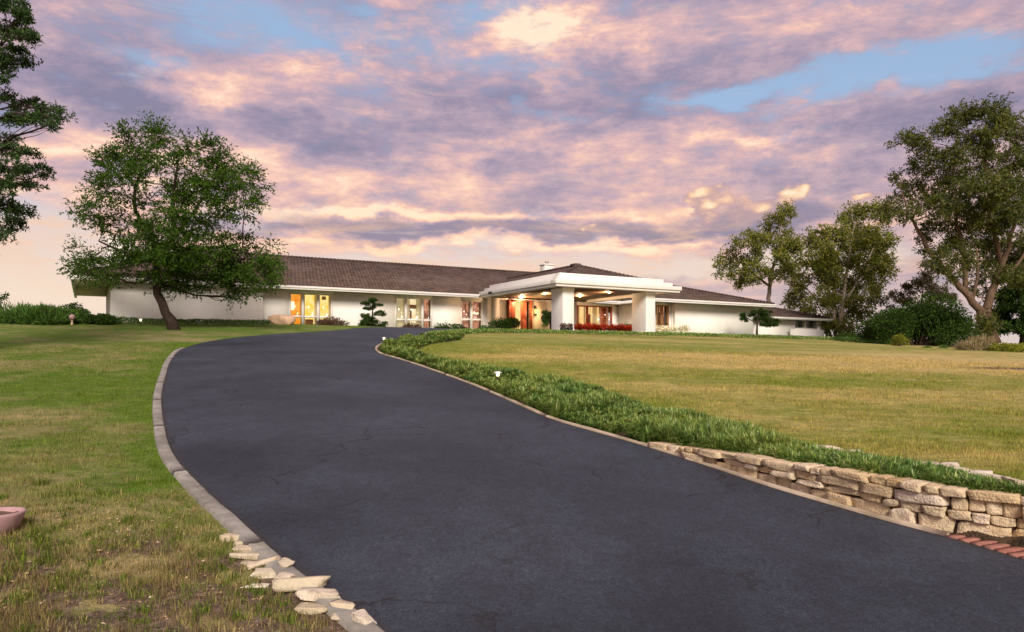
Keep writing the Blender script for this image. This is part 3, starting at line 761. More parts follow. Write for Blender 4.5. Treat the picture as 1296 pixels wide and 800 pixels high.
tree('tree', 'airy tree rising behind the low right end of the roof with pale branches', 86, (972, 420),
     [([(972, 428), (973, 380), (974, 352)], .3, .2), ([(974, 362), (955, 348), (938, 330)], .15, .05), ([(974, 355), (984, 320), (990, 275)], .17, .05), ([(974, 358), (996, 335), (1008, 310)], .14, .05), ([(965, 355), (955, 325), (950, 305)], .1, .04)],
     T4, LF['mid'], M['bark_pale'], group='loose trees behind the right end of the house', nleaf=18000, L=.33, W=.12, spray=6, sub=10, twig=.7, droop=-.1, flat=1.1, depth=3.0)
T5 = [(1096,266,16,9),(1074,271,16,10),(1120,272,14,10),(1058,294,18,12),(1036,303,14,12),(1090,300,20,13),(1118,305,13,12),(1028,330,15,12),(1060,328,20,13),(1092,334,18,12),(1120,336,13,12),(1014,356,14,11),(1046,352,18,12),(1078,357,18,12),
      (1004,378,12,10),(1037,379,17,11),(1068,380,16,11),(1098,372,13,11),(1026,398,16,9),(1076,400,14,8),(1056,404,16,8),(1110,355,12,9),(1042,318,14,9),(1050,415,14,8),(1072,414,12,8),(1034,410,10,8),(1090,392,12,10),(1100,300,18,12),(1075,318,18,12),(1050,340,16,12),(1105,320,14,12)]
tree('tree', 'wide olive green tree on slim pale stems just right of the house end', 76, (1060, 424),
     [([(1058, 430), (1056, 395), (1046, 360), (1040, 320)], .22, .06), ([(1062, 430), (1066, 385), (1072, 340), (1080, 290)], .24, .06), ([(1066, 390), (1088, 350), (1108, 310)], .16, .05), ([(1057, 400), (1030, 375), (1015, 360)], .12, .05), ([(1056, 420), (1070, 395), (1092, 370)], .13, .05), ([(1052, 428), (1044, 400), (1034, 385)], .12, .05)],
     T5, LF['mid'], M['bark_pale'], group='loose trees behind the right end of the house', nleaf=44000, L=.32, W=.115, spray=6, sub=10, twig=.7, droop=-.15, flat=1.15, depth=3.2)
TB = [(1140,372,14,8),(1155,362,12,8),(1170,356,12,9),(1185,362,12,10),(1200,372,14,8),(1128,382,12,6),(1178,375,16,8),(1150,382,14,6)]
tree('tree', 'thin reddish brown tree showing above the dark rounded bush', 74, (1165, 425), [([(1165, 428), (1166, 395), (1168, 365)], .15, .04), ([(1166, 400), (1150, 375)], .08, .03), ([(1166, 395), (1190, 370)], .08, .03)],
     TB, LF['bronze'], M['bark'], nleaf=7000, L=.26, W=.09, spray=6, sub=5, twig=.4, depth=1.5)
TD = [(1285,350,20,16),(1275,375,16,18),(1295,385,22,22),(1280,405,20,14),(1310,360,26,24),(1325,395,24,24),(1262,400,10,14),(1300,415,22,10),(1270,418,14,9)]
tree('tree', 'dense dark green tree at the right frame edge behind the yellow hedge', 66, (1295, 432), [([(1295, 434), (1294, 400), (1296, 365)], .25, .06)], TD, LF['dark'], M['bark_dark'], nleaf=32000, L=.26, W=.10, spray=7, sub=8, twig=.35, depth=2.5)

# ---- shrubs of the right-hand garden
shrub('bush', 'large dark green rounded bush under the tall right tree', 1160, 438, 50, 112, 63, LF['dark'], 42000, .17, .075, 'bush', lumps=34, droop=.05, low=.0)
shrub('shrub', 'small yellow green shrub left of the dark rounded bush', 1139, 438, 46, 20, 15, LF['lime'], 900, .14, .045, lumps=6, spike=.6)
shrub('ornamental_grass', 'fountain grass clump with pale plumes below the tall forked tree', 1233, 446, 42, 36, 22, LF['fount'], 3400, .26, .022, 'ornamental grass', lumps=10, spike=1.2)
shrub('hedge', 'low bright yellow green hedge at the right frame edge', 1282, 447, 42, 66, 16, LF['lime'], 6500, .12, .05, 'hedge', lumps=26, depthf=.5)
shrub('shrub', 'tiny green tuft in the pale strip below the dark bush', 1172, 442, 44, 11, 5, LF['green'], 300, .09, .035, lumps=4)
shrub('shrub', 'second tiny green tuft just left of the fountain grass', 1193, 443, 44, 15, 6, LF['green'], 400, .09, .035, lumps=4)

# ---- planting along the house front
def fx(px, v): return float((H(u_at(px, v), v))[1])
HS = [('shrub', 'rust red rounded shrub right of the orange lit window', 421, 416, -1.6, 37, 17, 'rust', 2400), ('shrub', 'dark low shrub in front of the white curtained window', 521, 420, -1.6, 23, 13, 'rust', 1200),
      ('shrub', 'low spreading green mound between the middle windows', 572, 420, -1.7, 42, 12, 'dark', 2400), ('shrub', 'small dark shrub at the foot of the two bay window', 612, 421, -1.8, 16, 10, 'green', 900),
      ('shrub', 'largest dark green shrub left of the red front door', 638, 420, -3.0, 38, 21, 'dark', 4200), ('shrub', 'dark mounded shrub behind the red flowers near the second pillar', 792, 417, -3.2, 18, 9, 'dark', 900)]
for nme, lab, px, py, v, w, h, lf, n in HS:
    shrub(nme, lab, px, py, fx(px, v), w, h, LF[lf], n, .13, .055, lumps=10)
Yt = fx(697, -9.2)
tree('small_tree', 'small round leaved tree in front of the left portico pillar', Yt, (697, 420), [([(697, 421), (697, 410), (696, 402)], .07, .04)], [(690, 402, 8, 6), (697, 397, 9, 6), (704, 402, 7, 6), (697, 406, 9, 5), (690, 409, 5, 3), (705, 409, 4, 3)], LF['green'], M['bark'], 'tree',
     nleaf=3600, L=.12, W=.055, spray=5, sub=6, twig=.15, depth=.4)
Yt = fx(470, -2.0)
tree('topiary_pine', 'dark cloud pruned pine against the white wall between the windows', Yt, (471, 418), [([(472, 419), (469, 405), (474, 392), (472, 380)], .08, .03)],
     [(471, 379, 7, 3.5), (463, 385, 6, 2.5), (477, 387, 7, 2.5), (468, 390, 7, 2.5), (479, 397, 8, 2.8), (463, 400, 6, 3), (471, 406, 11, 5), (462, 410, 8, 6), (479, 411, 9, 6), (470, 414, 13, 5), (486, 415, 5, 3)], LF['dark'], M['bark_dark'], 'topiary',
     nleaf=20000, L=.10, W=.035, spray=6, sub=7, twig=.1, depth=.35, flat=.7)
Yt = fx(960, -7.5)
tree('cloud_pruned_tree', 'small flat topped tree pruned into pads before the right wing wall', Yt, (958, 425), [([(958, 427), (958, 412), (959, 402)], .09, .05), ([(958, 410), (945, 402)], .05, .03), ([(958, 408), (975, 405)], .05, .03)],
     [(958, 395, 12, 3.5), (946, 399, 9, 3), (970, 397, 10, 3), (941, 404, 6, 2.5), (976, 409, 11, 4), (983, 406, 6, 3), (962, 402, 14, 3.5), (968, 411, 6, 2.5)], LF['dark'], M['bark_dark'], 'tree', nleaf=9000, L=.14, W=.05, spray=5, sub=6, twig=.15, depth=.6, flat=.8)
def flower_strip(name, label, pxs, pyb, v, hpx, leaf, n, cat):
    A = []; u0, u1 = u_at(pxs[0], v), u_at(pxs[1], v)
    c = H((u0 + u1) / 2, v); z = min(zt1(*c) , PAD)
    k = int((u1 - u0) / .35) + 2; hh = (HZ - pyb + hpx) * c[1] / F - z
    V_, F_, off = [], [], 0
    mb = MB()
    for i in range(k):
        p = H(u0 + (u1 - u0) * (i + .5) / k, v + rng.uniform(-.25, .25)) - c; h = hh * rng.uniform(.85, 1.08)
        q = np.array([p[0], p[1], h * .55]) + ell_points(n // k, .4) * np.array([.32, .32, h * .47])
        d = rng.normal(size=q.shape); d[:, 2] += .5
        V, Fq = leaves(q, d, rng.uniform(.07, .15, len(q)), rng.uniform(.05, .09, len(q))); V_.append(V); F_.append(Fq + off); off += len(V)
    o = mesh_np(name, np.vstack(V_), np.vstack(F_), leaf); o.location = (c[0], c[1], z); tag(o, label, cat)
flower_strip('flower_bed', 'bright red flower border along the wall between the portico pillars', (725, 806), 419.5, -5.5, 9, LF['red'], 5200, 'flowers')
flower_strip('flower_bed', 'white flowering row at the foot of the wall right of the second pillar', (832, 872), 419, -6.0, 7, LF['white'], 1500, 'flowers')
# boulder
Yb = fx(357, -1.8)
V, Fs = stone_arr(.74, .5, .36, 12, .5, 8, .22, .85)
o = MB().add(V, Fs).build('boulder', M['boulder'], smooth=False); o.location = ((357 - CX) / F * Yb, Yb, zt1((357 - CX) / F * Yb, Yb) + .24)
tag(o, 'tan weathered boulder in front of the orange lit window', 'boulder')

# ---- left garden
shrub('shrub', 'long green strap leaved planting at the left frame edge', 42, 413, 42, 96, 27, LF['green'], 7500, .34, .05, 'shrub', lumps=22, spike=.8, depthf=.4)
shrub('shrub', 'nearly black rounded shrub peeping over the left planting', 92, 402, 50, 36, 20, LF['dark'], 3000, .13, .06, lumps=9)
shrub('shrub', 'light green shrub behind the round garden ornament', 97, 412, 43.5, 42, 22, LF['green'], 3600, .14, .06, lumps=10)
shrub('shrub', 'dark green shrub left of the white gable wall', 130, 412, 43, 44, 19, LF['dark'], 3800, .13, .06, lumps=10)

# ------------------------------------------------------------------ ground cover and grass
def scatter(n, xr, yr):
    return rng.uniform(*xr, n), rng.uniform(*yr, n)
def blades(X, Y, Z, L, W, lean, name, mat, attrs=None, seg=1, label=None, cat=None):
    n = len(X); a = rng.uniform(0, 2 * math.pi, n); b = rng.uniform(0, 2 * math.pi, n)
    base = np.c_[X, Y, Z]; side = np.c_[np.cos(a), np.sin(a), np.zeros(n)] * (W * .5)[:, None]
    ln = lean * rng.random(n)
    tip = base + np.c_[np.cos(b) * ln * L, np.sin(b) * ln * L, L * np.sqrt(np.maximum(.05, 1 - ln ** 2))]
    if seg == 1:
        V = np.stack([base - side, base + side, tip], 1).reshape(-1, 3); Fs = [np.arange(n * 3).reshape(-1, 3)]; k = 3
    else:
        mid = base + np.c_[np.cos(b) * ln * L * .3, np.sin(b) * ln * L * .3, L * .72 * np.ones(n)]
        tip = base + np.c_[np.cos(b) * L * ln, np.sin(b) * L * ln, L * (1 - .55 * ln)]
        V = np.stack([base - side, base + side, mid + side * .8, mid - side * .8, tip], 1).reshape(-1, 3); k = 5
        i = np.arange(n)[:, None] * 5
        Fs = [np.hstack([i, i + 1, i + 2, i + 3]), np.hstack([i + 3, i + 2, i + 4])]
    o = mesh_np(name, V, Fs, mat, attrs={q: np.repeat(x, k) for q, x in (attrs or {}).items()})
    return tag(o, label, cat, kind='stuff')
def lawn_blades():
    # sample in polar space so that the density falls with distance
    n = 760000
    r = np.exp(rng.uniform(math.log(3.6), math.log(34), n)); th = np.radians(rng.uniform(-40, 40, n))
    X = r * np.sin(th); Y = r * np.cos(th)
    keep = (Y > 3.6)
    dI, dO = dist_line(X, Y, INNC), dist_line(X, Y, OUTC)
    isl = inside(X, Y, ISL)
    keep &= ~inside(X, Y) & ~inside(X, Y, BEDPOLY) & ~(isl & (dI < .5)) & ~(~isl & (dO < .185) & (Y < un(232, 441)[1]))
    X, Y, r, isl = X[keep], Y[keep], r[keep], isl[keep]
    dry, soil = lawn_state(X, Y, isl)
    tuft = fbm(X / .28, Y / .28, 60)
    keep = rng.random(len(X)) > soil * (.72 + .9 * (.5 - tuft)) 
    X, Y, r, isl, dry, soil, tuft = [q[keep] for q in (X, Y, r, isl, dry, soil, tuft)]
    Z = zt(X, Y) - .015
    L = (.026 + .03 * rng.random(len(X)) + .16 * np.maximum(tuft - .5, 0)) * (1 + .5 * soil) * (1 + (rng.random(len(X)) < .02) * .8)
    W = .0038 + .00045 * r
    L = L + .0006 * r
    blades(X, Y, Z, L, W, 1.0, 'grass', M['grass'], dict(dry=dry, soil=soil, island=isl.astype(float)), label='short mown grass with straw and bare patches', cat='grass')
def tufts():
    n = 900; X, Y = [], []
    x = rng.uniform(-6, 0, 9000); y = rng.uniform(4.4, 9.5, 9000)
    k = ~inside(x, y) & (dist_line(x, y, OUTC) > .26) & (rng.random(9000) < sstep(9.5, 5.5, y) * .6 + .04); x, y = x[k][:n], y[k][:n]
    m = 26; s_ = np.repeat(rng.uniform(.5, 1.3, len(x)), m); sp = .035
    gx = np.repeat(x, m) + rng.normal(size=len(s_)) * sp * s_; gy = np.repeat(y, m) + rng.normal(size=len(s_)) * sp * s_
    L = s_ * rng.uniform(.03, .095, len(s_)); g = np.repeat(rng.choice([.0, .1, .5, .9], len(x), p=[.35, .25, .2, .2]), m)
    blades(gx, gy, zt(gx, gy) - .012, L, .0055 + 0 * L, 1.1, 'grass_tufts', M['grass'], dict(dry=g, soil=0 * g, island=0 * g), seg=2, label='taller green and straw tufts of grass at the lower left', cat='grass')
lawn_blades(); tufts()
def bed_blades():
    # individual arching clumps
    nC = 3300
    P = BEDPOLY
    X, Y = [], []
    while len(X) < nC:
        rr_ = np.exp(rng.uniform(math.log(4.5), math.log(46), 20000)); th = np.radians(rng.uniform(-25, 45, 20000))
        a, b = rr_ * np.sin(th), rr_ * np.cos(th)
        k = inside(a, b, P) & (dist_line(a, b, INNC) > np.where(wall_h(b) > .02, .29 + woff(b), .16)) & (fbm(a / .9, b / .9, 73) > .30)
        X += list(a[k]); Y += list(b[k])
    X, Y = np.array(X[:nC]), np.array(Y[:nC])
    D = np.hypot(X, Y); m = 120
    size = rng.uniform(.6, 1.25, nC) * (.75 + .6 * sstep(.35, .65, fbm(X / 1.4, Y / 1.4, 70, 3))) * (1 - .35 * np.exp(-(dist_line(X, Y, BEDLINE) / .2) ** 2)) * (1 + .15 * sstep(18, 9, D))
    hue = np.clip(.45 + 1.3 * (fbm(X / 1.2, Y / 1.2, 77) - .5) + rng.normal(size=nC) * .22, 0, 1)
    a = rng.uniform(0, 2 * math.pi, (nC, m)); q = rng.random((nC, m)) ** .7
    S = size[:, None]; base_r = .05 * S * q
    bx = X[:, None] + np.cos(a) * base_r; by = Y[:, None] + np.sin(a) * base_r
    L = (S * rng.uniform(.10, .21, (nC, m))); out = q * rng.uniform(.5, 1.15, (nC, m))
    a2 = a + rng.normal(size=a.shape) * .5; W = (.0075 + .00065 * D)[:, None] * rng.uniform(.7, 1.3, (nC, m))
    bx, by, L, out, a2, W, h_ = [np.broadcast_to(v, (nC, m)).ravel() for v in (bx, by, L, out, a2, W, hue[:, None])]
    k = ~inside(bx, by); bx, by, L, out, a2, W, h_ = [v[k] for v in (bx, by, L, out, a2, W, h_)]
    Z = zt(bx, by) - .02; n = len(bx)
    dx, dy = np.cos(a2), np.sin(a2); side = np.c_[-dy, dx, 0 * dx] * (W * .5)[:, None]
    base = np.c_[bx, by, Z]
    mid = base + np.c_[dx * out * L * .45, dy * out * L * .45, L * (.80 - .2 * out)]
    tip = base + np.c_[dx * out * L * 1.1, dy * out * L * 1.1, L * (1.08 - .62 * out)]
    V = np.stack([base - side, base + side, mid + side * .9, mid - side * .9, tip], 1).reshape(-1, 3)
    i = np.arange(n)[:, None] * 5
    o = mesh_np('ground_cover', V, [np.hstack([i, i + 1, i + 2, i + 3]), np.hstack([i + 3, i + 2, i + 4])], M['bedleaf'], attrs=dict(hue=np.repeat(h_, 5)))
    tag(o, 'mounded strap leaved ground cover filling the bed along the drive', 'ground cover', kind='stuff')
def m_bedleaf(t):
    r = island(t)
    c1 = t.ramp(r, [(0, (.030, .075, .018)), (.5, (.065, .140, .026)), (.85, (.12, .22, .045)), (1, (.30, .40, .17))])
    c2 = t.ramp(r, [(0, (.075, .115, .020)), (.5, (.14, .20, .034)), (.82, (.22, .28, .06)), (1, (.42, .40, .20))])
    c = t.mix(attr(t, 'hue'), c1, c2)
    c = t.mix(1.0, c, (2.0, 1.85, 1.75, 1), 'MULTIPLY')
    d = t.n('ShaderNodeBsdfDiffuse', Color=c).outputs[0]; tr = t.n('ShaderNodeBsdfTranslucent', Color=c).outputs[0]
    s1 = t.n('ShaderNodeMixShader', i0=.4, i1=d, i2=tr).outputs[0]
    g = t.n('ShaderNodeBsdfGlossy', Roughness=.4, Color=(.7, .7, .7, 1)).outputs[0]
    return t.n('ShaderNodeMixShader', i0=.05, i1=s1, i2=g).outputs[0]
M['bedleaf'] = material('strap_leaf_clump', m_bedleaf)
bed_blades()
def low_hedge(name, label, line, w, h, leaf, n, cat='hedge', L=.10, W=.05):
    Q = smooth_line(line, .3, 1); d = np.r_[0, np.cumsum(np.hypot(*np.diff(Q, axis=0).T))]
    t = rng.uniform(0, d[-1], n); q = rng.normal(size=n) * w * .33
    T = np.gradient(Q, axis=0); T /= np.linalg.norm(T, axis=1)[:, None]
    cx = np.interp(t, d, Q[:, 0]) - q * np.interp(t, d, T[:, 1]); cy = np.interp(t, d, Q[:, 1]) + q * np.interp(t, d, T[:, 0])
    top = h * (.75 + .5 * fbm(t / .8, q / .8, 81)) * np.sqrt(np.maximum(.15, 1 - (q / (w * .9)) ** 2))
    Z = zt(cx, cy) + top * rng.random(n) ** .45
    D = rng.normal(size=(n, 3)); D[:, 2] += .8
    b = np.array([Q[len(Q) // 2][0], Q[len(Q) // 2][1], zt1(*Q[len(Q) // 2])])
    V, Fq = leaves(np.c_[cx, cy, Z] - b, D, L * rng.uniform(.6, 1.4, n), W * rng.uniform(.7, 1.3, n))
    o = mesh_np(name, V, Fq, leaf); o.location = b
    return tag(o, label, cat)
low_hedge('hedge', 'low dark green hedge strip along the top of the left lawn', [np.array([-52, 43.2]), np.array([-40, 43.2]), np.array([-30, 43.2]), np.array([-22, 43.6]), np.array([-17.5, 44.6]), np.array([-14.6, 45.2])], 1.1, .34, LF['green'], 22000)
low_hedge('hedge', 'low clipped green hedge along the crest in front of the portico', [np.array([-4.2, 39.0]), np.array([-2.6, 42.6]), np.array([.6, 45.2]), np.array([6, 46.9]), np.array([13, 50.0]), np.array([22, 55]), np.array([30.5, 58.5])], 1.0, .19, LF['bed'], 24000)
low_hedge('hedge', 'low dark hedge before the olive tree right of the house end', [np.array([25.5, 58.5]), np.array([27, 57]), np.array([28.6, 55.2])], 1.0, .5, LF['dark'], 5000)
low_hedge('hedge', 'thin pale green border running from the house end to the dark bush', [np.array([22.5, 52.6]), np.array([24, 50.8]), np.array([25.2, 48.5])], .8, .25, LF['green'], 5000)

# ------------------------------------------------------------------ house (local axes: u along the front, v into the house, z up from the floor)
house = empty('house', (P0[0], P0[1], PAD), 'long white single storey ranch house with brown shake roof and portico', 'house', rz=math.atan2(UD[1], UD[0]))
def zl(px, py, v):                      # local height seen at a place of the photograph on depth line v
    p = H(u_at(px, v), v); return (HZ - py) / F * p[1] - PAD
LOW = -1.4
def wall_with_holes(name, u0, u1, v0, v1, z0, z1, holes, mat, label=None):
    mb = MB(); cuts = sorted(holes); a = u0
    for (h0, h1, b0, b1) in cuts:
        mb.box(a, h0, v0, v1, z0, z1)
        if b0 > z0: mb.box(h0, h1, v0, v1, z0, b0)
        if b1 < z1: mb.box(h0, h1, v0, v1, b1, z1)
        a = h1
    mb.box(a, u1, v0, v1, z0, z1)
    return mb.build(name, mat, house)
EZ = 2.62                                # wall top / soffit
w1 = (u_at(366, 0), u_at(421, 0), .02, zl(392, 371, 0)); w2 = (u_at(500, 0), u_at(547, 0), .02, zl(523, 376.5, 0)); w3 = (u_at(583, 0), u_at(611, 0), .02, zl(597, 380, 0))
dr = (u_at(645.5, -.3), u_at(671.5, -.3), -.02, zl(658, 381.5, -.3)); w4 = (u_at(730, 0), u_at(775, 0), .5, zl(750, 387, 0))
w5 = (u_at(830.5, -3.6), u_at(846.5, -3.6), .25, zl(838, 386, -3.6))
wall_with_holes('wall', -1.0, 29.0, 0, .25, LOW, EZ, [w1, w2, w3, (18.0, 21.45, -.02, 2.5), w4], M['stucco'])
mb = MB(); mb.box(-9.95, -1.0, -.6, -.35, LOW, EZ); mb.box(-9.95, -9.7, -.35, 13, LOW, EZ); mb.box(-1.2, -1.0, -.35, 0, LOW, EZ); mb.box(-9.7, 36, 12.75, 13, LOW, EZ); mb.build('wall', M['stucco'], house)
wall_with_holes('wall', 17.95, 21.5, -.3, -.003, LOW, 2.5, [dr], M['tan'])
mb = MB(); mb.box(29.0, u_at(830.5, -3.6), -3.6, -3.35, LOW, EZ); mb.box(29.0, 29.25, -3.35, .1, LOW, EZ); mb.box(w5[0], w5[1], -3.6, -3.35, LOW, w5[2]); mb.box(w5[0], w5[1], -3.6, -3.35, w5[3], EZ)
mb.box(w5[1], 31.85, -3.6, -3.35, LOW, EZ); mb.box(31.85, 41.0, -4.1, -3.85, LOW, EZ); mb.box(31.86, 32.1, -3.85, -3.36, LOW, EZ); mb.box(40.75, 41.0, -3.85, 12, LOW, EZ); mb.build('wall', M['stucco'], house)
# pilasters between the last bay and the door
mb = MB(); mb.box(u_at(623, -.1), u_at(632, -.1), -.14, -.003, LOW, EZ); mb.box(u_at(614, 0), u_at(622, 0), -.06, -.003, LOW, EZ); mb.build('pilaster', M['white'], house)
# lower wing
lw = (u_at(1006, -2), u_at(1035, -2), zl(1020, 416, -2), zl(1020, 404.5, -2))
LEZ = zl(1010, 403.2, -2.8)
wall_with_holes('wall', 41.0, 53.0, -2, -1.75, LOW - .6, LEZ + .02, [lw], M['stucco'])
mb = MB(); mb.box(52.75, 53.0, -1.75, 8, LOW - .6, LEZ + .02); mb.box(u_at(1001, -2.5), u_at(1042, -2.5), -2.6, -2.35, LOW - .6, zl(1020, 417, -2.5)); mb.build('wall', M['stucco'], house)
# ---- roofs
def hip(name, u0, u1, v0, v1, ze, slope, left=True, right=True, th=.05, parent=house, mat=None):
    run = (v1 - v0) / 2; vr = (v0 + v1) / 2; zr = ze + slope * run
    ul = u0 + (run if left else 0); ur = u1 - (run if right else 0)
    mb = MB()
    V = [(u0, v0, ze), (u1, v0, ze), (u1, v1, ze), (u0, v1, ze), (ul, vr, zr), (ur, vr, zr)]
    V += [(x, y, z - th) for x, y, z in V[:4]]
    Fs = [(0, 1, 5, 4), (1, 2, 5), (2, 3, 4, 5), (3, 0, 4), (6, 7, 1, 0), (7, 8, 2, 1), (8, 9, 3, 2), (9, 6, 0, 3)]
    mb.add(V, Fs)
    o = mb.build(name, mat or M['shake'], parent)
    # ridge and hip caps
    cap = MB(); E = [(V[4], V[5])] + ([(V[0], V[4]), (V[3], V[4])] if left else []) + ([(V[1], V[5]), (V[2], V[5])] if right else [])
    for a, b in E:
        a = np.array(a); b = np.array(b); n = max(2, int(np.linalg.norm(b - a) / .3))
        for i in range(n):
            p = a + (b - a) * i / n; q = a + (b - a) * (i + 1.15) / n
            cap.tube([p + (0, 0, .01), q + (0, 0, .035)], [.09, .11], 6)
    cap.build('ridge_cap', M['shake'], o)
    return o
RT = 2.74
main_roof = hip('roof', -12.0, 37.0, -1.2, 14.2, RT, .377)
wing_roof = hip('roof', 28.2, 42.4, -5.3, 9.1, RT - .02, .29, left=False)
low_roof = hip('roof', 41.2, 53.4, -2.8, 6, LEZ + .12, .30, left=False)
def fascia(u0, u1, v0, v1, z0, z1, left, right, t=.16, soff=1.0, back=False, zs=None):
    mb = MB(); mb.box(u0, u1, v0, v0 + t, z0, z1, .012)
    mb.box(u0, u1, v0 - .05, v0 - .002, z1 - .12, z1 + .02, .01)          # gutter lip
    if left: mb.box(u0, u0 + t, v0 + t, v1, z0, z1)
    if right: mb.box(u1 - t, u1, v0 + t, v1, z0, z1)
    return mb.build('fascia', M['white'], house)
fascia(-12.05, 14.8, -1.25, 14.2, RT - .28, RT - .052, True, False); fascia(25.4, 29.0, -1.25, 14, RT - .28, RT - .052, False, False)
fascia(28.15, 42.45, -5.35, 9.1, RT - .32, RT - .072, True, True); fascia(41.2, 53.45, -2.85, 6, LEZ - .12, LEZ + .068, False, True)
mb = MB(); mb.box(-11.9, -9.95, -1.09, 14, EZ + .0, EZ + .04); mb.box(-9.95, 14.8, -1.09, -.6, EZ + .005, EZ + .04); mb.box(-1.0, 14.8, -.6, 0, EZ + .005, EZ + .04); mb.box(25.4, 29, -1.09, 0, EZ + .005, EZ + .04)
mb.build('soffit', M['tan'], house)
mb = MB(); mb.box(28.3, 42.3, -5.2, -3.86, EZ + .003, EZ + .04); mb.box(41, 42.3, -3.86, 9, EZ + .003, EZ + .04); mb.box(41.2, 53.3, -2.7, -2, LEZ + .025, LEZ + .06); mb.build('soffit', M['tan'], house)
# chimneys
def chimney(u, v, w, d, z0, z1):
    mb = MB(); mb.box(u - w / 2, u + w / 2, v - d / 2, v + d / 2, z0, z1 - .12, .02); o = mb.build('chimney', M['white'], house)
    MB().box(u - w / 2 - .07, u + w / 2 + .07, v - d / 2 - .07, v + d / 2 + .07, z1 - .117, z1, .02).build('chimney_cap', M['white'], o)
    pot = MB(); pot.lathe([(.16, 0), (.16, .2), (.19, .22), (.19, .26)], (u, v, z1 + .002), 12); pot.build('flue', M['grey'], o)
chimney(25.8, 6.6, .95, .8, 4.9, 6.55); chimney(-9.3, 5.4, 1.35, 1.1, 3.2, 5.95)
# ---- windows
LIT = dict(dusk=plain('dark_interior', (.05, .065, .035), .9, .5, 3), orange=emis('lit_orange', (1.0, .27, .015), .42, (1.0, .50, .08), 3), yellow=emis('lit_yellow', (1.0, .58, .07), .50, (1.0, .74, .32), 2.4), cream=emis('lit_cream', (1.0, .84, .56), .48, (.85, .66, .38), 1.8),
           dim=emis('lit_dim', (.14, .04, .025), .6, (.42, .18, .10), 3.0), warm=emis('lit_warm', (1.0, .66, .28), .46, (.95, .55, .20), 1.5))
def window(hole, v, bays, transom, frame_m, rooms, curtains=(), label=None, thick=.115, sill=True, furn=(), depth=.42):
    u0, u1, z0, z1 = hole
    w = bpy.data.objects.new('window', None); COL.objects.link(w); w.parent = house; w['label'] = label or 'window'
    fr = MB(); t = thick
    fr.box(u0, u0 + t, v - .04, v + .12, z0, z1); fr.box(u1 - t, u1, v - .04, v + .12, z0, z1); fr.box(u0 + t, u1 - t, v - .037, v + .117, z1 - t, z1); fr.box(u0 + t, u1 - t, v - .037, v + .117, z0, z0 + t)
    for b in bays: fr.box(b - t * .75, b + t * .75, v - .035, v + .115, z0 + t, z1 - t)
    edges = [u0 + t] + [x for b in bays for x in (b - t * .75, b + t * .75)] + [u1 - t]
    if transom is not None:
        for i in range(0, len(edges), 2): fr.box(edges[i], edges[i + 1], v - .03, v + .11, transom - t * .6, transom + t * .6)
    fr.build('frame', frame_m, w)
    for i in range(0, len(edges), 2):
        MB().box(edges[i] + .003, edges[i + 1] - .003, v + .03, v + .04, z0 + t + .003, z1 - t - .003).build('pane', M['glass'], w)
        k = i // 2
        rm = MB(); rm.box(edges[i] - .03, edges[i + 1] + .03, v + depth, v + depth + .03, z0, z1 + .2); rm.build('lit_room', LIT[rooms[k]], w)
    for (c0, c1, cz0, sag) in curtains:
        V = []; n = 22; 
        for q in range(n + 1):
            x = c0 + (c1 - c0) * q / n; y = v + .20 + .04 * math.sin(q * 1.9)
            V += [(x, y, cz0), (x + sag * .0, y, z1 - t)]
        Fs = [(2 * q, 2 * q + 2, 2 * q + 3, 2 * q + 1) for q in range(n)]
        c = MB().add(V, Fs).build('curtain', M['lit_curtain'], w, smooth=True)
    for (c0, c1, f0, f1, fm) in furn: MB().box(c0, c1, v + .24, v + .36, f0, f1, .03).build('furniture', fm, w)
    if sill: MB().box(u0 - .1, u1 + .1, v - .22, v - .042, z0 - .1, z0 - .005, .01).build('sill', M['white'], w)
    return w
def m_cur(t):
    c = (.80, .72, .56, 1)
    d = t.n('ShaderNodeBsdfDiffuse', Color=c).outputs[0]; tr = t.n('ShaderNodeBsdfTranslucent', Color=c).outputs[0]
    return t.n('ShaderNodeMixShader', i0=.55, i1=d, i2=tr).outputs[0]
M['lit_curtain'] = material('sheer_curtain', m_cur)
M['rustcloth'] = plain('rust_upholstery', (.20, .07, .035), .9, .3, 4); M['lampshade'] = emis('lamp_shade_glow', (1.0, .74, .42), .9); M['blush'] = emis('lit_blush', (.95, .55, .40), .38, (.45, .16, .10), 5)
uu = lambda px, v=0: u_at(px, v)
window(w1, .04, [uu(383.5), uu(403)], zl(392, 401, 0), M['white'], ['orange', 'yellow', 'yellow'], [(uu(384), uu(387), .1, 0), (uu(399), uu(406), .1, 0), (uu(417), uu(421), .1, 0)], 'three bay window glowing orange and yellow', furn=[(uu(388), uu(398), .05, .55, M['rustcloth']), (uu(406), uu(420), .05, .5, M['rustcloth']), (uu(370), uu(374), 1.2, 1.75, M['lampshade']), (uu(409), uu(414), 1.95, 2.2, M['wframe'])])
window(w2, .04, [uu(514), uu(535)], zl(523, 405, 0), M['white'], ['cream', 'cream', 'dim'], [(uu(500), uu(512), .1, 0), (uu(512), uu(520), .1, 0), (uu(528), uu(538), .1, 0)], 'window with draped white curtains', furn=[(uu(519.5), uu(529), 1.55, 1.85, M['wframe']), (uu(520), uu(523), .8, 1.5, M['rustcloth'])])
window(w3, .04, [uu(597)], zl(597, 404.5, 0), M['white'], ['dim', 'dim'], [], 'two bay window with dim interior', furn=[(uu(584.5), uu(594), .75, 1.3, M['blush']), (uu(599), uu(608), 1.3, 1.42, M['lampshade']), (uu(601), uu(606), .8, 1.15, M['blush']), (uu(601.5), uu(605), 1.75, 1.95, M['blush']), (uu(585), uu(592), .05, .5, M['blush'])])
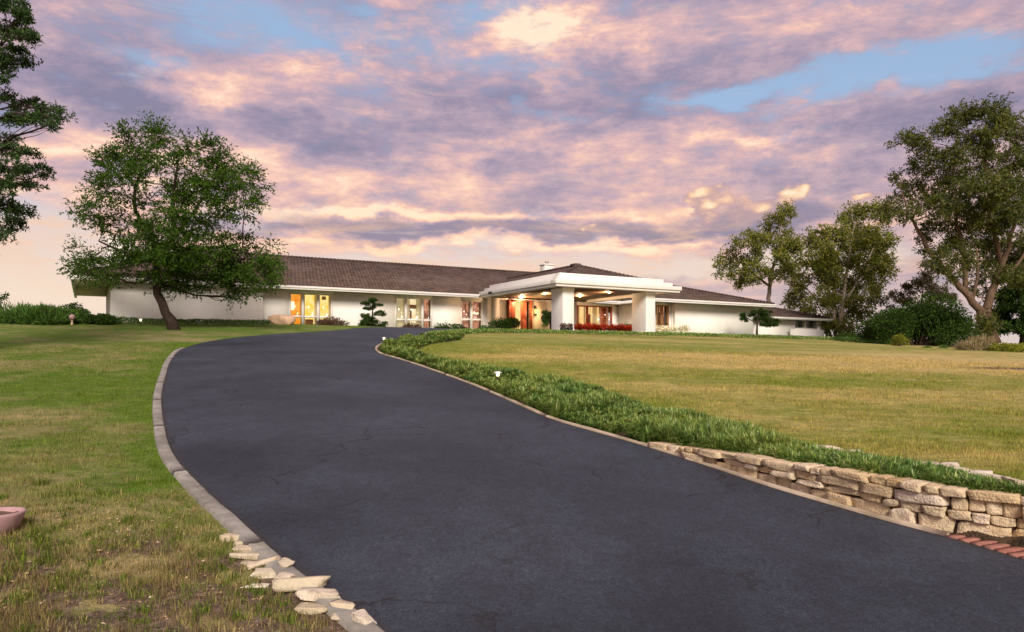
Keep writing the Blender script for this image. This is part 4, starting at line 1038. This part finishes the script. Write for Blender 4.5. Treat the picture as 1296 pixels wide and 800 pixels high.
window(w4, .04, [uu(743.5), uu(763)], None, M['redwood'], ['warm', 'warm', 'dim'], [(uu(731), uu(735), .5, 0), (uu(752), uu(757), .5, 0)], 'red framed window under the portico', thick=.11, furn=[(uu(747), uu(750), .5, 1.6, M['rustcloth']), (uu(766), uu(770), .5, 2.2, M['redwood'])])
window(w5, -3.56, [uu(838, -3.6)], None, M['wframe'], ['warm', 'dim'], [], 'orange timber framed window', thick=.14, furn=[(uu(836, -3.6), uu(839.5, -3.6), .3, 1.7, M['rustcloth'])])
window(lw, -1.96, [uu(1020, -2)], None, M['white'], ['dusk', 'dusk'], [], 'wide dark window of the low end wing', thick=.06, sill=False)
# small lit objects inside the two-bay window
# ---- front door
door = bpy.data.objects.new('front_door', None); COL.objects.link(door); door.parent = house; door['label'] = 'red double front door standing half open'
u0, u1, z0, z1 = dr; fr = MB()
fr.box(u0 - .12, u0, -.36, -.05, LOW * 0, z1 + .12); fr.box(u1, u1 + .12, -.36, -.05, 0, z1 + .12); fr.box(u0, u1, -.357, -.053, z1, z1 + .12); fr.build('door_frame', M['redwood'], door)
md = (u0 + u1) / 2
for a, b in ((u0 + .01, u0 + .55), (md + .1, u1 - .30)):
    lf = MB(); lf.box(a, b, -.2, -.14, .01, z1 - .01, .01)
    for (p0, p1) in ((.15, .95), (1.1, z1 - .2)): lf.box(a + .12, b - .12, -.222, -.201, p0, p1, .008)
    o = lf.build('door_leaf', M['redwood'], door)
    MB().tube([(b - .07, -.26, .95), (b - .07, -.26, 1.25)], [.02, .02], 8).build('handle', M['dark'], o)
MB().box(u0 - .3, u1 + .3, 1.0, 1.04, -.02, z1 + .2).build('lit_room', LIT['warm'], door)
MB().box(u0 - .2, u1 + .2, -.8, -.3, -.35, -.03, .02).build('doorstep', M['concrete'], door)
# ---- lantern and vents
lan = bpy.data.objects.new('wall_lantern', None); COL.objects.link(lan); lan.parent = house
ul_ = uu(677.5, -.4); zc = zl(677, 394, -.4)
MB().box(ul_ - .06, ul_ + .06, -.33, -.301, zc - .3, zc + .45).tube([(ul_, -.33, zc + .4), (ul_, -.45, zc + .46), (ul_, -.5, zc + .34)], [.02, .02, .02], 6).lathe([(.03, .30), (.16, .2), (.17, .18)], (ul_, -.5, zc), 10).lathe([(.14, -.22), (.1, -.28), (.02, -.34)], (ul_, -.5, zc), 10).build('bracket', M['dark'], lan)
MB().lathe([(.09, -.2), (.12, 0), (.12, .17)], (ul_, -.5, zc), 12).build('lamp_glass', emis('lantern_glow', (1.0, .80, .16), .95), lan)
for px in (313, 321):
    a = uu(px, -.6); MB().box(a - .17, a + .17, -.66, -.601, zl(px, 412, -.6) + .03, zl(px, 406, -.6) + .05, .01).build('wall_vent', M['grey'], house)
    mbv = MB()
    for q in range(4): mbv.box(a - .13, a + .13, -.685, -.661, zl(px, 412, -.6) + .08 + q * .07, zl(px, 412, -.6) + .11 + q * .07)
    mbv.build('vent_grille', M['dark'], house)
# ---- portico
por = bpy.data.objects.new('portico', None); COL.objects.link(por); por.parent = house; por['label'] = 'white stepped portico roof carried by two square pillars'
U0, U1, V0, V1 = 14.8, 25.4, -12.0, -1.2
def ring(name, mat, i, z0, z1, b=.02, hole=1.0):
    mb = MB(); a, c, d, e = U0 + i, U1 - i, V0 + i, V1
    mb.box(a, c, d, d + hole, z0, z1, b); mb.box(a, a + hole, d + hole - .02, e, z0 + .003, z1 - .003, b); mb.box(c - hole, c, d + hole - .02, e, z0 + .003, z1 - .003, b)
    return mb.build(name, mat, por)
Z1, Z2, Z3, Z4 = 2.46, 2.90, 3.16, 3.44
ring('fascia', M['white'], .0, Z1 + .16, Z2, .02, .6); ring('fascia', M['white'], .10, Z1, Z1 + .158, .01, .5); ring('fascia', M['white'], .45, Z2 - .01, Z3, .02, .6); ring('fascia', M['white'], .9, Z3 - .01, Z4, .02, .6)
mb = MB(); mb.box(U0 + .3, U1 - .3, V0 + .3, V1 + 1.3, Z2 - .22, Z2 - .16); mb.build('ceiling', M['wood'], por)
# roof of the portico: hipped front, ridge running back into the main roof
a, c, d = U0 + 1.2, U1 - 1.2, V0 + 1.2; um = (a + c) / 2; run = (c - a) / 2; sl = .345; ze = Z4 - .22; zr = ze + sl * run; vb = (zr - RT) / .377 - 1.2 + .3
V = [(a, d, ze), (c, d, ze), (um, d + run, zr), (um, vb, zr), (a, 1.0, ze), (c, 1.0, ze)]
pr = MB().add(V, [(0, 1, 2), (0, 2, 3, 4), (1, 5, 3, 2)]).build('roof', M['shake'], por)
cap = MB()
for p, q in ((V[0], V[2]), (V[1], V[2]), (V[2], V[3])):
    p = np.array(p); q = np.array(q); n = int(np.linalg.norm(q - p) / .3)
    for i in range(n): cap.tube([p + (q - p) * i / n + (0, 0, .01), p + (q - p) * (i + 1.15) / n + (0, 0, .035)], [.09, .11], 6)
cap.box(um - .25, um + .25, d + run - .1, d + run + .6, zr + .0, zr + .16, .02)
cap.build('ridge_cap', M['shake'], por)
def pillar(a, b, c, d_):
    mb = MB(); mb.box(a, b, c, d_, LOW, Z1 - .002, .015); mb.box(a - .04, b + .04, c - .04, d_ + .04, Z1 - .14, Z1 - .05, .015); mb.box(a - .03, b + .03, c - .03, d_ + .03, LOW, -.28, .015)
    mb.build('pillar', M['stucco'], por)
pillar(15.8, 16.68, -11.3, -9.9); pillar(22.72, 23.55, -11.3, -9.75)
# downlights
glow = emis('downlight_glow', (1.0, .78, .48), 9.0)
def at_uv(px, py, zloc):                # house position seen at a place of the photograph at local height zloc
    Yq = (zloc + PAD) * F / (HZ - py); X = (px - CX) / F * Yq; q = np.array([X, Yq]) - P0
    return float(q @ UD), float(q @ VD)
for (px, py) in ((660, 377), (689, 372.5), (734, 375.5), (771, 370.5)):
    u_, v_ = at_uv(px, py, Z2 - .25)
    v_ = min(max(v_, V0 + .8), -.5); u_ = min(max(u_, U0 + .8), U1 - .8)
    MB().lathe([(.10, 0), (.10, .03)], (u_, v_, Z2 - .255), 14).build('downlight', glow, por)
    ld = bpy.data.lights.new('downlight_lamp', 'POINT'); ld.energy = 70; ld.color = (1.0, .62, .34); ld.shadow_soft_size = .15
    lo = bpy.data.objects.new('downlight_lamp', ld); COL.objects.link(lo); lo.parent = house; lo.location = (u_, v_, Z2 - .42)
ld = bpy.data.lights.new('lantern_lamp', 'POINT'); ld.energy = 18; ld.color = (1.0, .75, .35); ld.shadow_soft_size = .12
lo = bpy.data.objects.new('lantern_lamp', ld); COL.objects.link(lo); lo.parent = house; lo.location = (ul_, -.85, zc)
# security light under the portico eave
sp = MB(); u_, v_ = U0 - .06, -3.2; sp.box(u_ - .12, u_ + .02, v_ - .15, v_ + .15, Z1 + .12, Z1 + .3, .02); sp.build('flood_light', M['dark'], por)
# dark pots at the pillar foot
for k, (px, lab) in enumerate(((713, 'left of two dark round pots at the foot of the left pillar'), (721, 'right of two dark round pots at the foot of the left pillar'))):
    Yq = fx(px, -11.8); x = (px - CX) / F * Yq
    o = MB().lathe([(.12, 0), (.2, .18), (.22, .34), (.19, .36), (.17, .30)], (0, 0, 0), 14).build('plant_pot', M['dark'], None, smooth=True); o.location = (x, Yq, zt1(x, Yq) + .02)
    tag(o, lab, 'pot', 'dark pots by the portico pillar')
    cl = ell_points(260, .4) * [.24, .24, .16] + [0, 0, .44]; V, Fq = leaves(cl, rng.normal(size=cl.shape) + [0, 0, .6], .1, .045); mesh_np('plant', V, Fq, LF['rust'], o)

# ------------------------------------------------------------------ small garden things
def path_light(px, py, label, s=1.0, cap='white', Y=None):
    c = un2(px, py) if Y is None else np.array([(px - CX) / F * Y, Y]); z = zt1(*c)
    r = empty('path_light', (c[0], c[1], z), label, 'garden light', 'garden path lights')
    MB().tube([(0, 0, -.05), (0, 0, .26 * s)], [.018 * s, .014 * s], 8).build('stake', M['dark'], r)
    MB().lathe([(.035 * s, .25 * s), (.05 * s, .29 * s), (.05 * s, .34 * s)], (0, 0, 0), 14).build('lamp_glass', M['glowlamp'], r)
    MB().lathe([(.125 * s, .342 * s), (.105 * s, .375 * s), (.03 * s, .40 * s)], (0, 0, 0), 16).build('lamp_shade', M['white'], r)
    return r
M['glowlamp'] = emis('garden_lamp_glow', (1.0, .86, .55), 1.2)
path_light(630, 487, 'white capped path light standing in the ground cover beside the drive', .8)
path_light(486, 436, 'small path light at the tip of the island where the drive bends', .8)
path_light(33, 416, 'bright path light in the low hedge at the far left', 1.4, Y=42.3)
path_light(178, 417, 'path light in the low hedge just left of the lone tree', 1.1, Y=42.3)
# round ornament
c = np.array([(91 - CX) / F * 41.8, 41.8]); z = zt1(*c)
orn = empty('garden_ornament', (c[0], c[1], z), 'round terracotta pink ornament in front of the light green shrub', 'ornament')
MB().lathe([(.10, 0), (.07, .06), (.05, .2), (.07, .26)], (0, 0, 0), 14).build('pedestal', M['boulder'], orn)
MB().lathe([(.02, .26), (.12, .30), (.16, .40), (.16, .46), (.12, .55), (.03, .60)], (0, 0, 0), 18).build('ball', M['pink'], orn, smooth=True)
# pink bowl planter
c = un(-6, 676); z = zt1(*c)
bowl = empty('planter_bowl', (c[0], c[1], z), 'shallow pink terracotta bowl of soil cut by the left frame edge', 'planter')
MB().lathe([(.10, -.02), (.15, .02), (.205, .10), (.232, .17), (.24, .195), (.232, .205), (.218, .20), (.205, .16)], (0, 0, 0), 40).build('bowl', M['pink'], bowl, smooth=True)
sv = MB(); kk = 26; pr_ = [(.001, .172), (.06, .175), (.12, .17), (.17, .168), (.209, .165)]
V = [(r_ * math.cos(2 * math.pi * j / kk), r_ * math.sin(2 * math.pi * j / kk), z_ + random.uniform(-.008, .008)) for r_, z_ in pr_ for j in range(kk)]
sv.add(V, [(i * kk + j, i * kk + (j + 1) % kk, (i + 1) * kk + (j + 1) % kk, (i + 1) * kk + j) for i in range(4) for j in range(kk)]); sv.build('potting_soil', M['pot'], bowl)
# litter on the bare soil
n = 900; X, Y = rng.uniform(-4.6, -.6, n), rng.uniform(4.4, 7.6, n); dO = dist_line(X, Y, OUTC); k = (dO > .3) & ~inside(X, Y); X, Y = X[k], Y[k]; Z = zt(X, Y) + .018
D = rng.normal(size=(len(X), 3)); D[:, 2] *= .25
V, Fq = leaves(np.c_[X, Y, Z], D, rng.uniform(.015, .05, len(X)), rng.uniform(.008, .02, len(X)))
tag(mesh_np('leaf_litter', V, Fq, leafmat('dry_leaf', [(.20, .12, .07), (.36, .25, .15), (.12, .07, .05), (.5, .40, .30)], .1)), 'dry leaf scraps scattered over the bare soil', 'leaf litter', kind='stuff')

# ------------------------------------------------------------------ sky
EXPO = 1.5
SUN_EL, SUN_AZ = R(32), math.atan2(.16, -.90)     # azimuth measured from +Y towards +X
wd = bpy.data.worlds.new('World'); sc.world = wd; wd.use_nodes = True
try: wd.cycles.sampling_method = 'MANUAL'; wd.cycles.sample_map_resolution = 256
except Exception: pass
def build_world():
    t = NT(wd.node_tree); out = t.t.nodes.new('ShaderNodeOutputWorld')
    d = t.n('ShaderNodeTexCoord').outputs['Generated']
    s = t.n('ShaderNodeSeparateXYZ', Vector=d); x, y, z = s.outputs
    el = t.m('ARCSINE', z); az = t.m('ARCTAN2', x, y)
    zz = t.m('ADD', t.m('MAXIMUM', z, 0.0), .10)
    P = t.n('ShaderNodeCombineXYZ', X=t.m('DIVIDE', x, zz), Y=t.m('DIVIDE', y, zz), Z=0.0).outputs[0]
    A = t.n('ShaderNodeCombineXYZ', X=az, Y=t.m('MULTIPLY', el, 2.1), Z=0.0).outputs[0]       # stretched along the horizon
    def lobe(px, py, rx, ry, vec_warp=None):
        a0 = math.atan2(px - CX, F); e0 = math.atan2((HZ - py), math.hypot(F, px - CX)); sx = rx / F * math.cos(a0) ** 2; sy = ry / F
        a = t.m('DIVIDE', t.m('SUBTRACT', azw, a0), sx); e = t.m('DIVIDE', t.m('SUBTRACT', elw, e0), sy)
        q = t.m('ADD', t.m('MULTIPLY', a, a), t.m('MULTIPLY', e, e))
        return t.m('POWER', 2.718, t.m('MULTIPLY', q, -1.0))
    wn = t.n('ShaderNodeSeparateColor', Color=t.noise(A, 7, 5, .6, col=True))
    azw = t.m('ADD', az, t.m('MULTIPLY', t.m('SUBTRACT', wn.outputs[0], .5), .22)); elw = t.m('ADD', el, t.m('MULTIPLY', t.m('SUBTRACT', wn.outputs[1], .5), .10))
    def add(*l):
        r = l[0]
        for q in l[1:]: r = t.m('ADD', r, q)
        return r
    def sm(f, k): return t.m('MULTIPLY', f, k)
    k = 1.0
    # clear sky (Nishita) tinted by the low glow
    sky = t.n('ShaderNodeTexSky', {'sky_type': 'NISHITA', 'sun_disc': False, 'sun_elevation': SUN_EL, 'sun_rotation': SUN_AZ, 'dust_density': 1.5})
    skyc = t.n('ShaderNodeVectorMath', {'operation': 'SCALE'}, i0=sky.outputs[0], Scale=.085).outputs[0]
    blue = t.mix(.6, skyc, (.46, .65, .94, 1))
    glow = t.ramp(t.m('DIVIDE', el, .45), [(0, (.88, .66, .52)), (.16, (.90, .72, .58)), (.34, (.84, .68, .62)), (.6, (.60, .64, .80)), (1, (.50, .64, .90))])
    c = t.mix(t.rng(el, .10, .34, 1, 0), blue, glow)
    # broad cloud sheet
    S5 = t.mapv(A, (1, 1.9, 1), loc=(2, 8, 0))
    n1 = t.noise(P, 1.1, 9, .62, .35); n2 = t.noise(t.mapv(A, loc=(3, 1, 0)), 5.5, 9, .64, .5); n3 = t.noise(t.mapv(A, loc=(9, 4, 0)), 12, 8, .66, .3); n4 = t.noise(t.mapv(P, loc=(5, 2, 0)), 2.6, 9, .64, .3); n5 = t.noise(S5, 22, 8, .7, .4)
    hol = add(sm(lobe(1080, 92, 170, 20), .40), sm(lobe(900, 122, 80, 14), .30), sm(lobe(400, 40, 260, 40), .27), sm(lobe(620, 10, 120, 14), .18), sm(lobe(20, 350, 170, 80), .6), sm(lobe(700, 338, 500, 20), .42), sm(lobe(330, 262, 120, 16), .25), sm(lobe(1220, 62, 90, 20), .25), sm(lobe(200, 95, 60, 14), .2), sm(lobe(700, 140, 60, 10), .16))
    cov = t.m('SUBTRACT', add(sm(n1, .50), sm(n2, .62), sm(n3, .42), sm(n5, .26), -.17), hol)
    m1 = t.rng(cov, .36, .70)
    # purple-grey undersides to pink lit parts
    warm = add(sm(lobe(690, 50, 70, 40), .42), sm(lobe(470, 215, 300, 24), .15), sm(lobe(780, 190, 180, 30), .14), sm(lobe(300, 215, 200, 20), .16), sm(lobe(450, 262, 300, 9), .30), sm(lobe(560, 312, 380, 12), .36), sm(lobe(560, 268, 420, 8), .22), sm(lobe(800, 305, 200, 8), .2), sm(lobe(250, 118, 70, 18), .24), sm(lobe(130, 190, 80, 16), .18), sm(lobe(60, 255, 90, 22), .2), sm(lobe(420, 140, 70, 18), .2), sm(lobe(980, 25, 180, 22), .16), sm(lobe(950, 168, 60, 9), .26), sm(lobe(1180, 108, 60, 9), .16))
    cool = add(sm(lobe(560, 290, 300, 10), .42), sm(lobe(930, 288, 140, 14), .36), sm(lobe(120, 118, 150, 24), .20), sm(lobe(330, 155, 160, 22), .20), sm(lobe(850, 115, 140, 24), .18), sm(lobe(1180, 150, 180, 34), .14), sm(lobe(640, 120, 120, 28), .14), sm(lobe(700, 215, 200, 10), .12))
    raw = add(sm(n2, .60), sm(n3, .46), sm(n4, .42), sm(n5, .26), -.87)
    sh = add(sm(raw, 1.5), .630, warm, sm(cool, -1.0))
    cc = t.ramp(t.rng(sh, .36, 1.02, smooth=False), [(0, (.215, .195, .295)), (.24, (.325, .262, .355)), (.46, (.465, .345, .405)), (.64, (.64, .42, .42)), (.82, (.86, .55, .43)), (1, (1.0, .78, .56))])
    # rosier low down
    cc = t.mix(t.rng(el, .02, .36, .42, 0), cc, t.ramp(t.rng(sh, .36, 1.0), [(0, (.36, .29, .34)), (.45, (.62, .44, .42)), (.7, (.92, .56, .37)), (1, (1.0, .74, .46))]))
    cc = t.n('ShaderNodeVectorMath', {'operation': 'MULTIPLY'}, i0=cc, i1=(1.17, 1.12, 1.12)).outputs[0]
    c = t.mix(sm(m1, .92), c, cc)
    c = t.mix(sm(t.m('MULTIPLY', t.rng(el, .05, .13), t.rng(el, .24, .14)), t.m('MULTIPLY', t.rng(t.noise(t.mapv(A, (1, 2.4, 1), loc=(6, 3, 0)), 6, 7, .62, .4), .46, .66), .62)), c, (.98, .60, .38, 1))
    # thin bright streaks
    st = t.noise(t.mapv(A, (1, 3.4, 1), loc=(1, 7, 0)), 8, 8, .64, .6)
    c = t.mix(sm(t.rng(st, .56, .76), t.rng(el, .05, .22, .8, .2)), c, (.98, .76, .60, 1))
    # heaped sunlit cumulus above the right trees
    bil = t.n('ShaderNodeTexVoronoi', {'feature': 'SMOOTH_F1'}, Vector=t.n('ShaderNodeVectorMath', {'operation': 'ADD'}, i0=t.mapv(A, (1, .8, 1)), i1=t.n('ShaderNodeVectorMath', {'operation': 'SCALE'}, i0=t.noise(A, 22, 4, .6, col=True), Scale=.035).outputs[0]).outputs[0], Scale=36, Smoothness=.5).outputs['Distance']
    hp = add(sm(lobe(988, 246, 22, 18), .9), sm(lobe(955, 262, 34, 13), .8), sm(lobe(905, 252, 22, 13), .85), sm(lobe(885, 268, 22, 10), .6), sm(lobe(1088, 242, 26, 12), .85), sm(lobe(1125, 240, 18, 9), .7), sm(lobe(790, 268, 50, 12), .45), sm(lobe(730, 282, 50, 8), .4), sm(lobe(930, 276, 60, 8), .5))
    cm = t.m('SUBTRACT', add(hp, sm(n5, .5), sm(n3, .5), -.5), sm(bil, .75)); mk = t.rng(cm, .10, .40)
    cu = t.ramp(t.rng(t.m('SUBTRACT', add(sm(n3, .8), sm(n5, .5), sm(hp, .8), sm(lobe(950, 280, 140, 14), -.45)), sm(bil, 1.3)), .35, 1.2), [(0, (.52, .36, .38)), (.4, (.80, .50, .40)), (.75, (1.0, .68, .44)), (1, (1.0, .84, .60))])
    c = t.mix(mk, c, cu)
    # pale haze band right on the horizon
    hz = t.m('MULTIPLY', t.rng(el, .0, .13, 1, 0), .8)
    c = t.mix(hz, c, t.mix(t.rng(az, -.55, .35), (1.0, .82, .66, 1), (.78, .66, .60, 1)))
    # below the horizon
    c = t.mix(t.rng(z, -.02, 0, 1, 0), c, (.20, .17, .12, 1))
    bg = t.n('ShaderNodeBackground', Color=c, Strength=1.0 / 2 ** EXPO)
    t.t.links.new(bg.outputs[0], out.inputs[0])
build_world()
sl_ = bpy.data.lights.new('sun', 'SUN'); sl_.energy = 1.5; sl_.angle = R(22); sl_.color = (1.0, .915, .80)
so = bpy.data.objects.new('sun', sl_); COL.objects.link(so)
sd = Vector((math.sin(SUN_AZ) * math.cos(SUN_EL), math.cos(SUN_AZ) * math.cos(SUN_EL), math.sin(SUN_EL)))
so.rotation_euler = sd.to_track_quat('Z', 'Y').to_euler()

# ------------------------------------------------------------------ camera and render settings
cam = bpy.data.cameras.new('camera'); co = bpy.data.objects.new('camera', cam); COL.objects.link(co)
cam.sensor_width = 36; cam.lens = 36 * F / 1296; cam.shift_y = (HZ - 400) / 1296; cam.clip_end = 9000; cam.clip_start = .1
co.location = (0, 0, 0); co.rotation_euler = (R(90), 0, 0)
sc.camera = co
sc.view_settings.view_transform = 'Standard'; sc.view_settings.look = 'None'; sc.view_settings.exposure = EXPO; sc.view_settings.gamma = 1
sc.render.resolution_x, sc.render.resolution_y = 1024, 632
try:
    sc.cycles.use_denoising = True; sc.cycles.denoiser = 'OPENIMAGEDENOISE'
    sc.cycles.max_bounces = 6; sc.cycles.transparent_max_bounces = 12
except Exception: pass
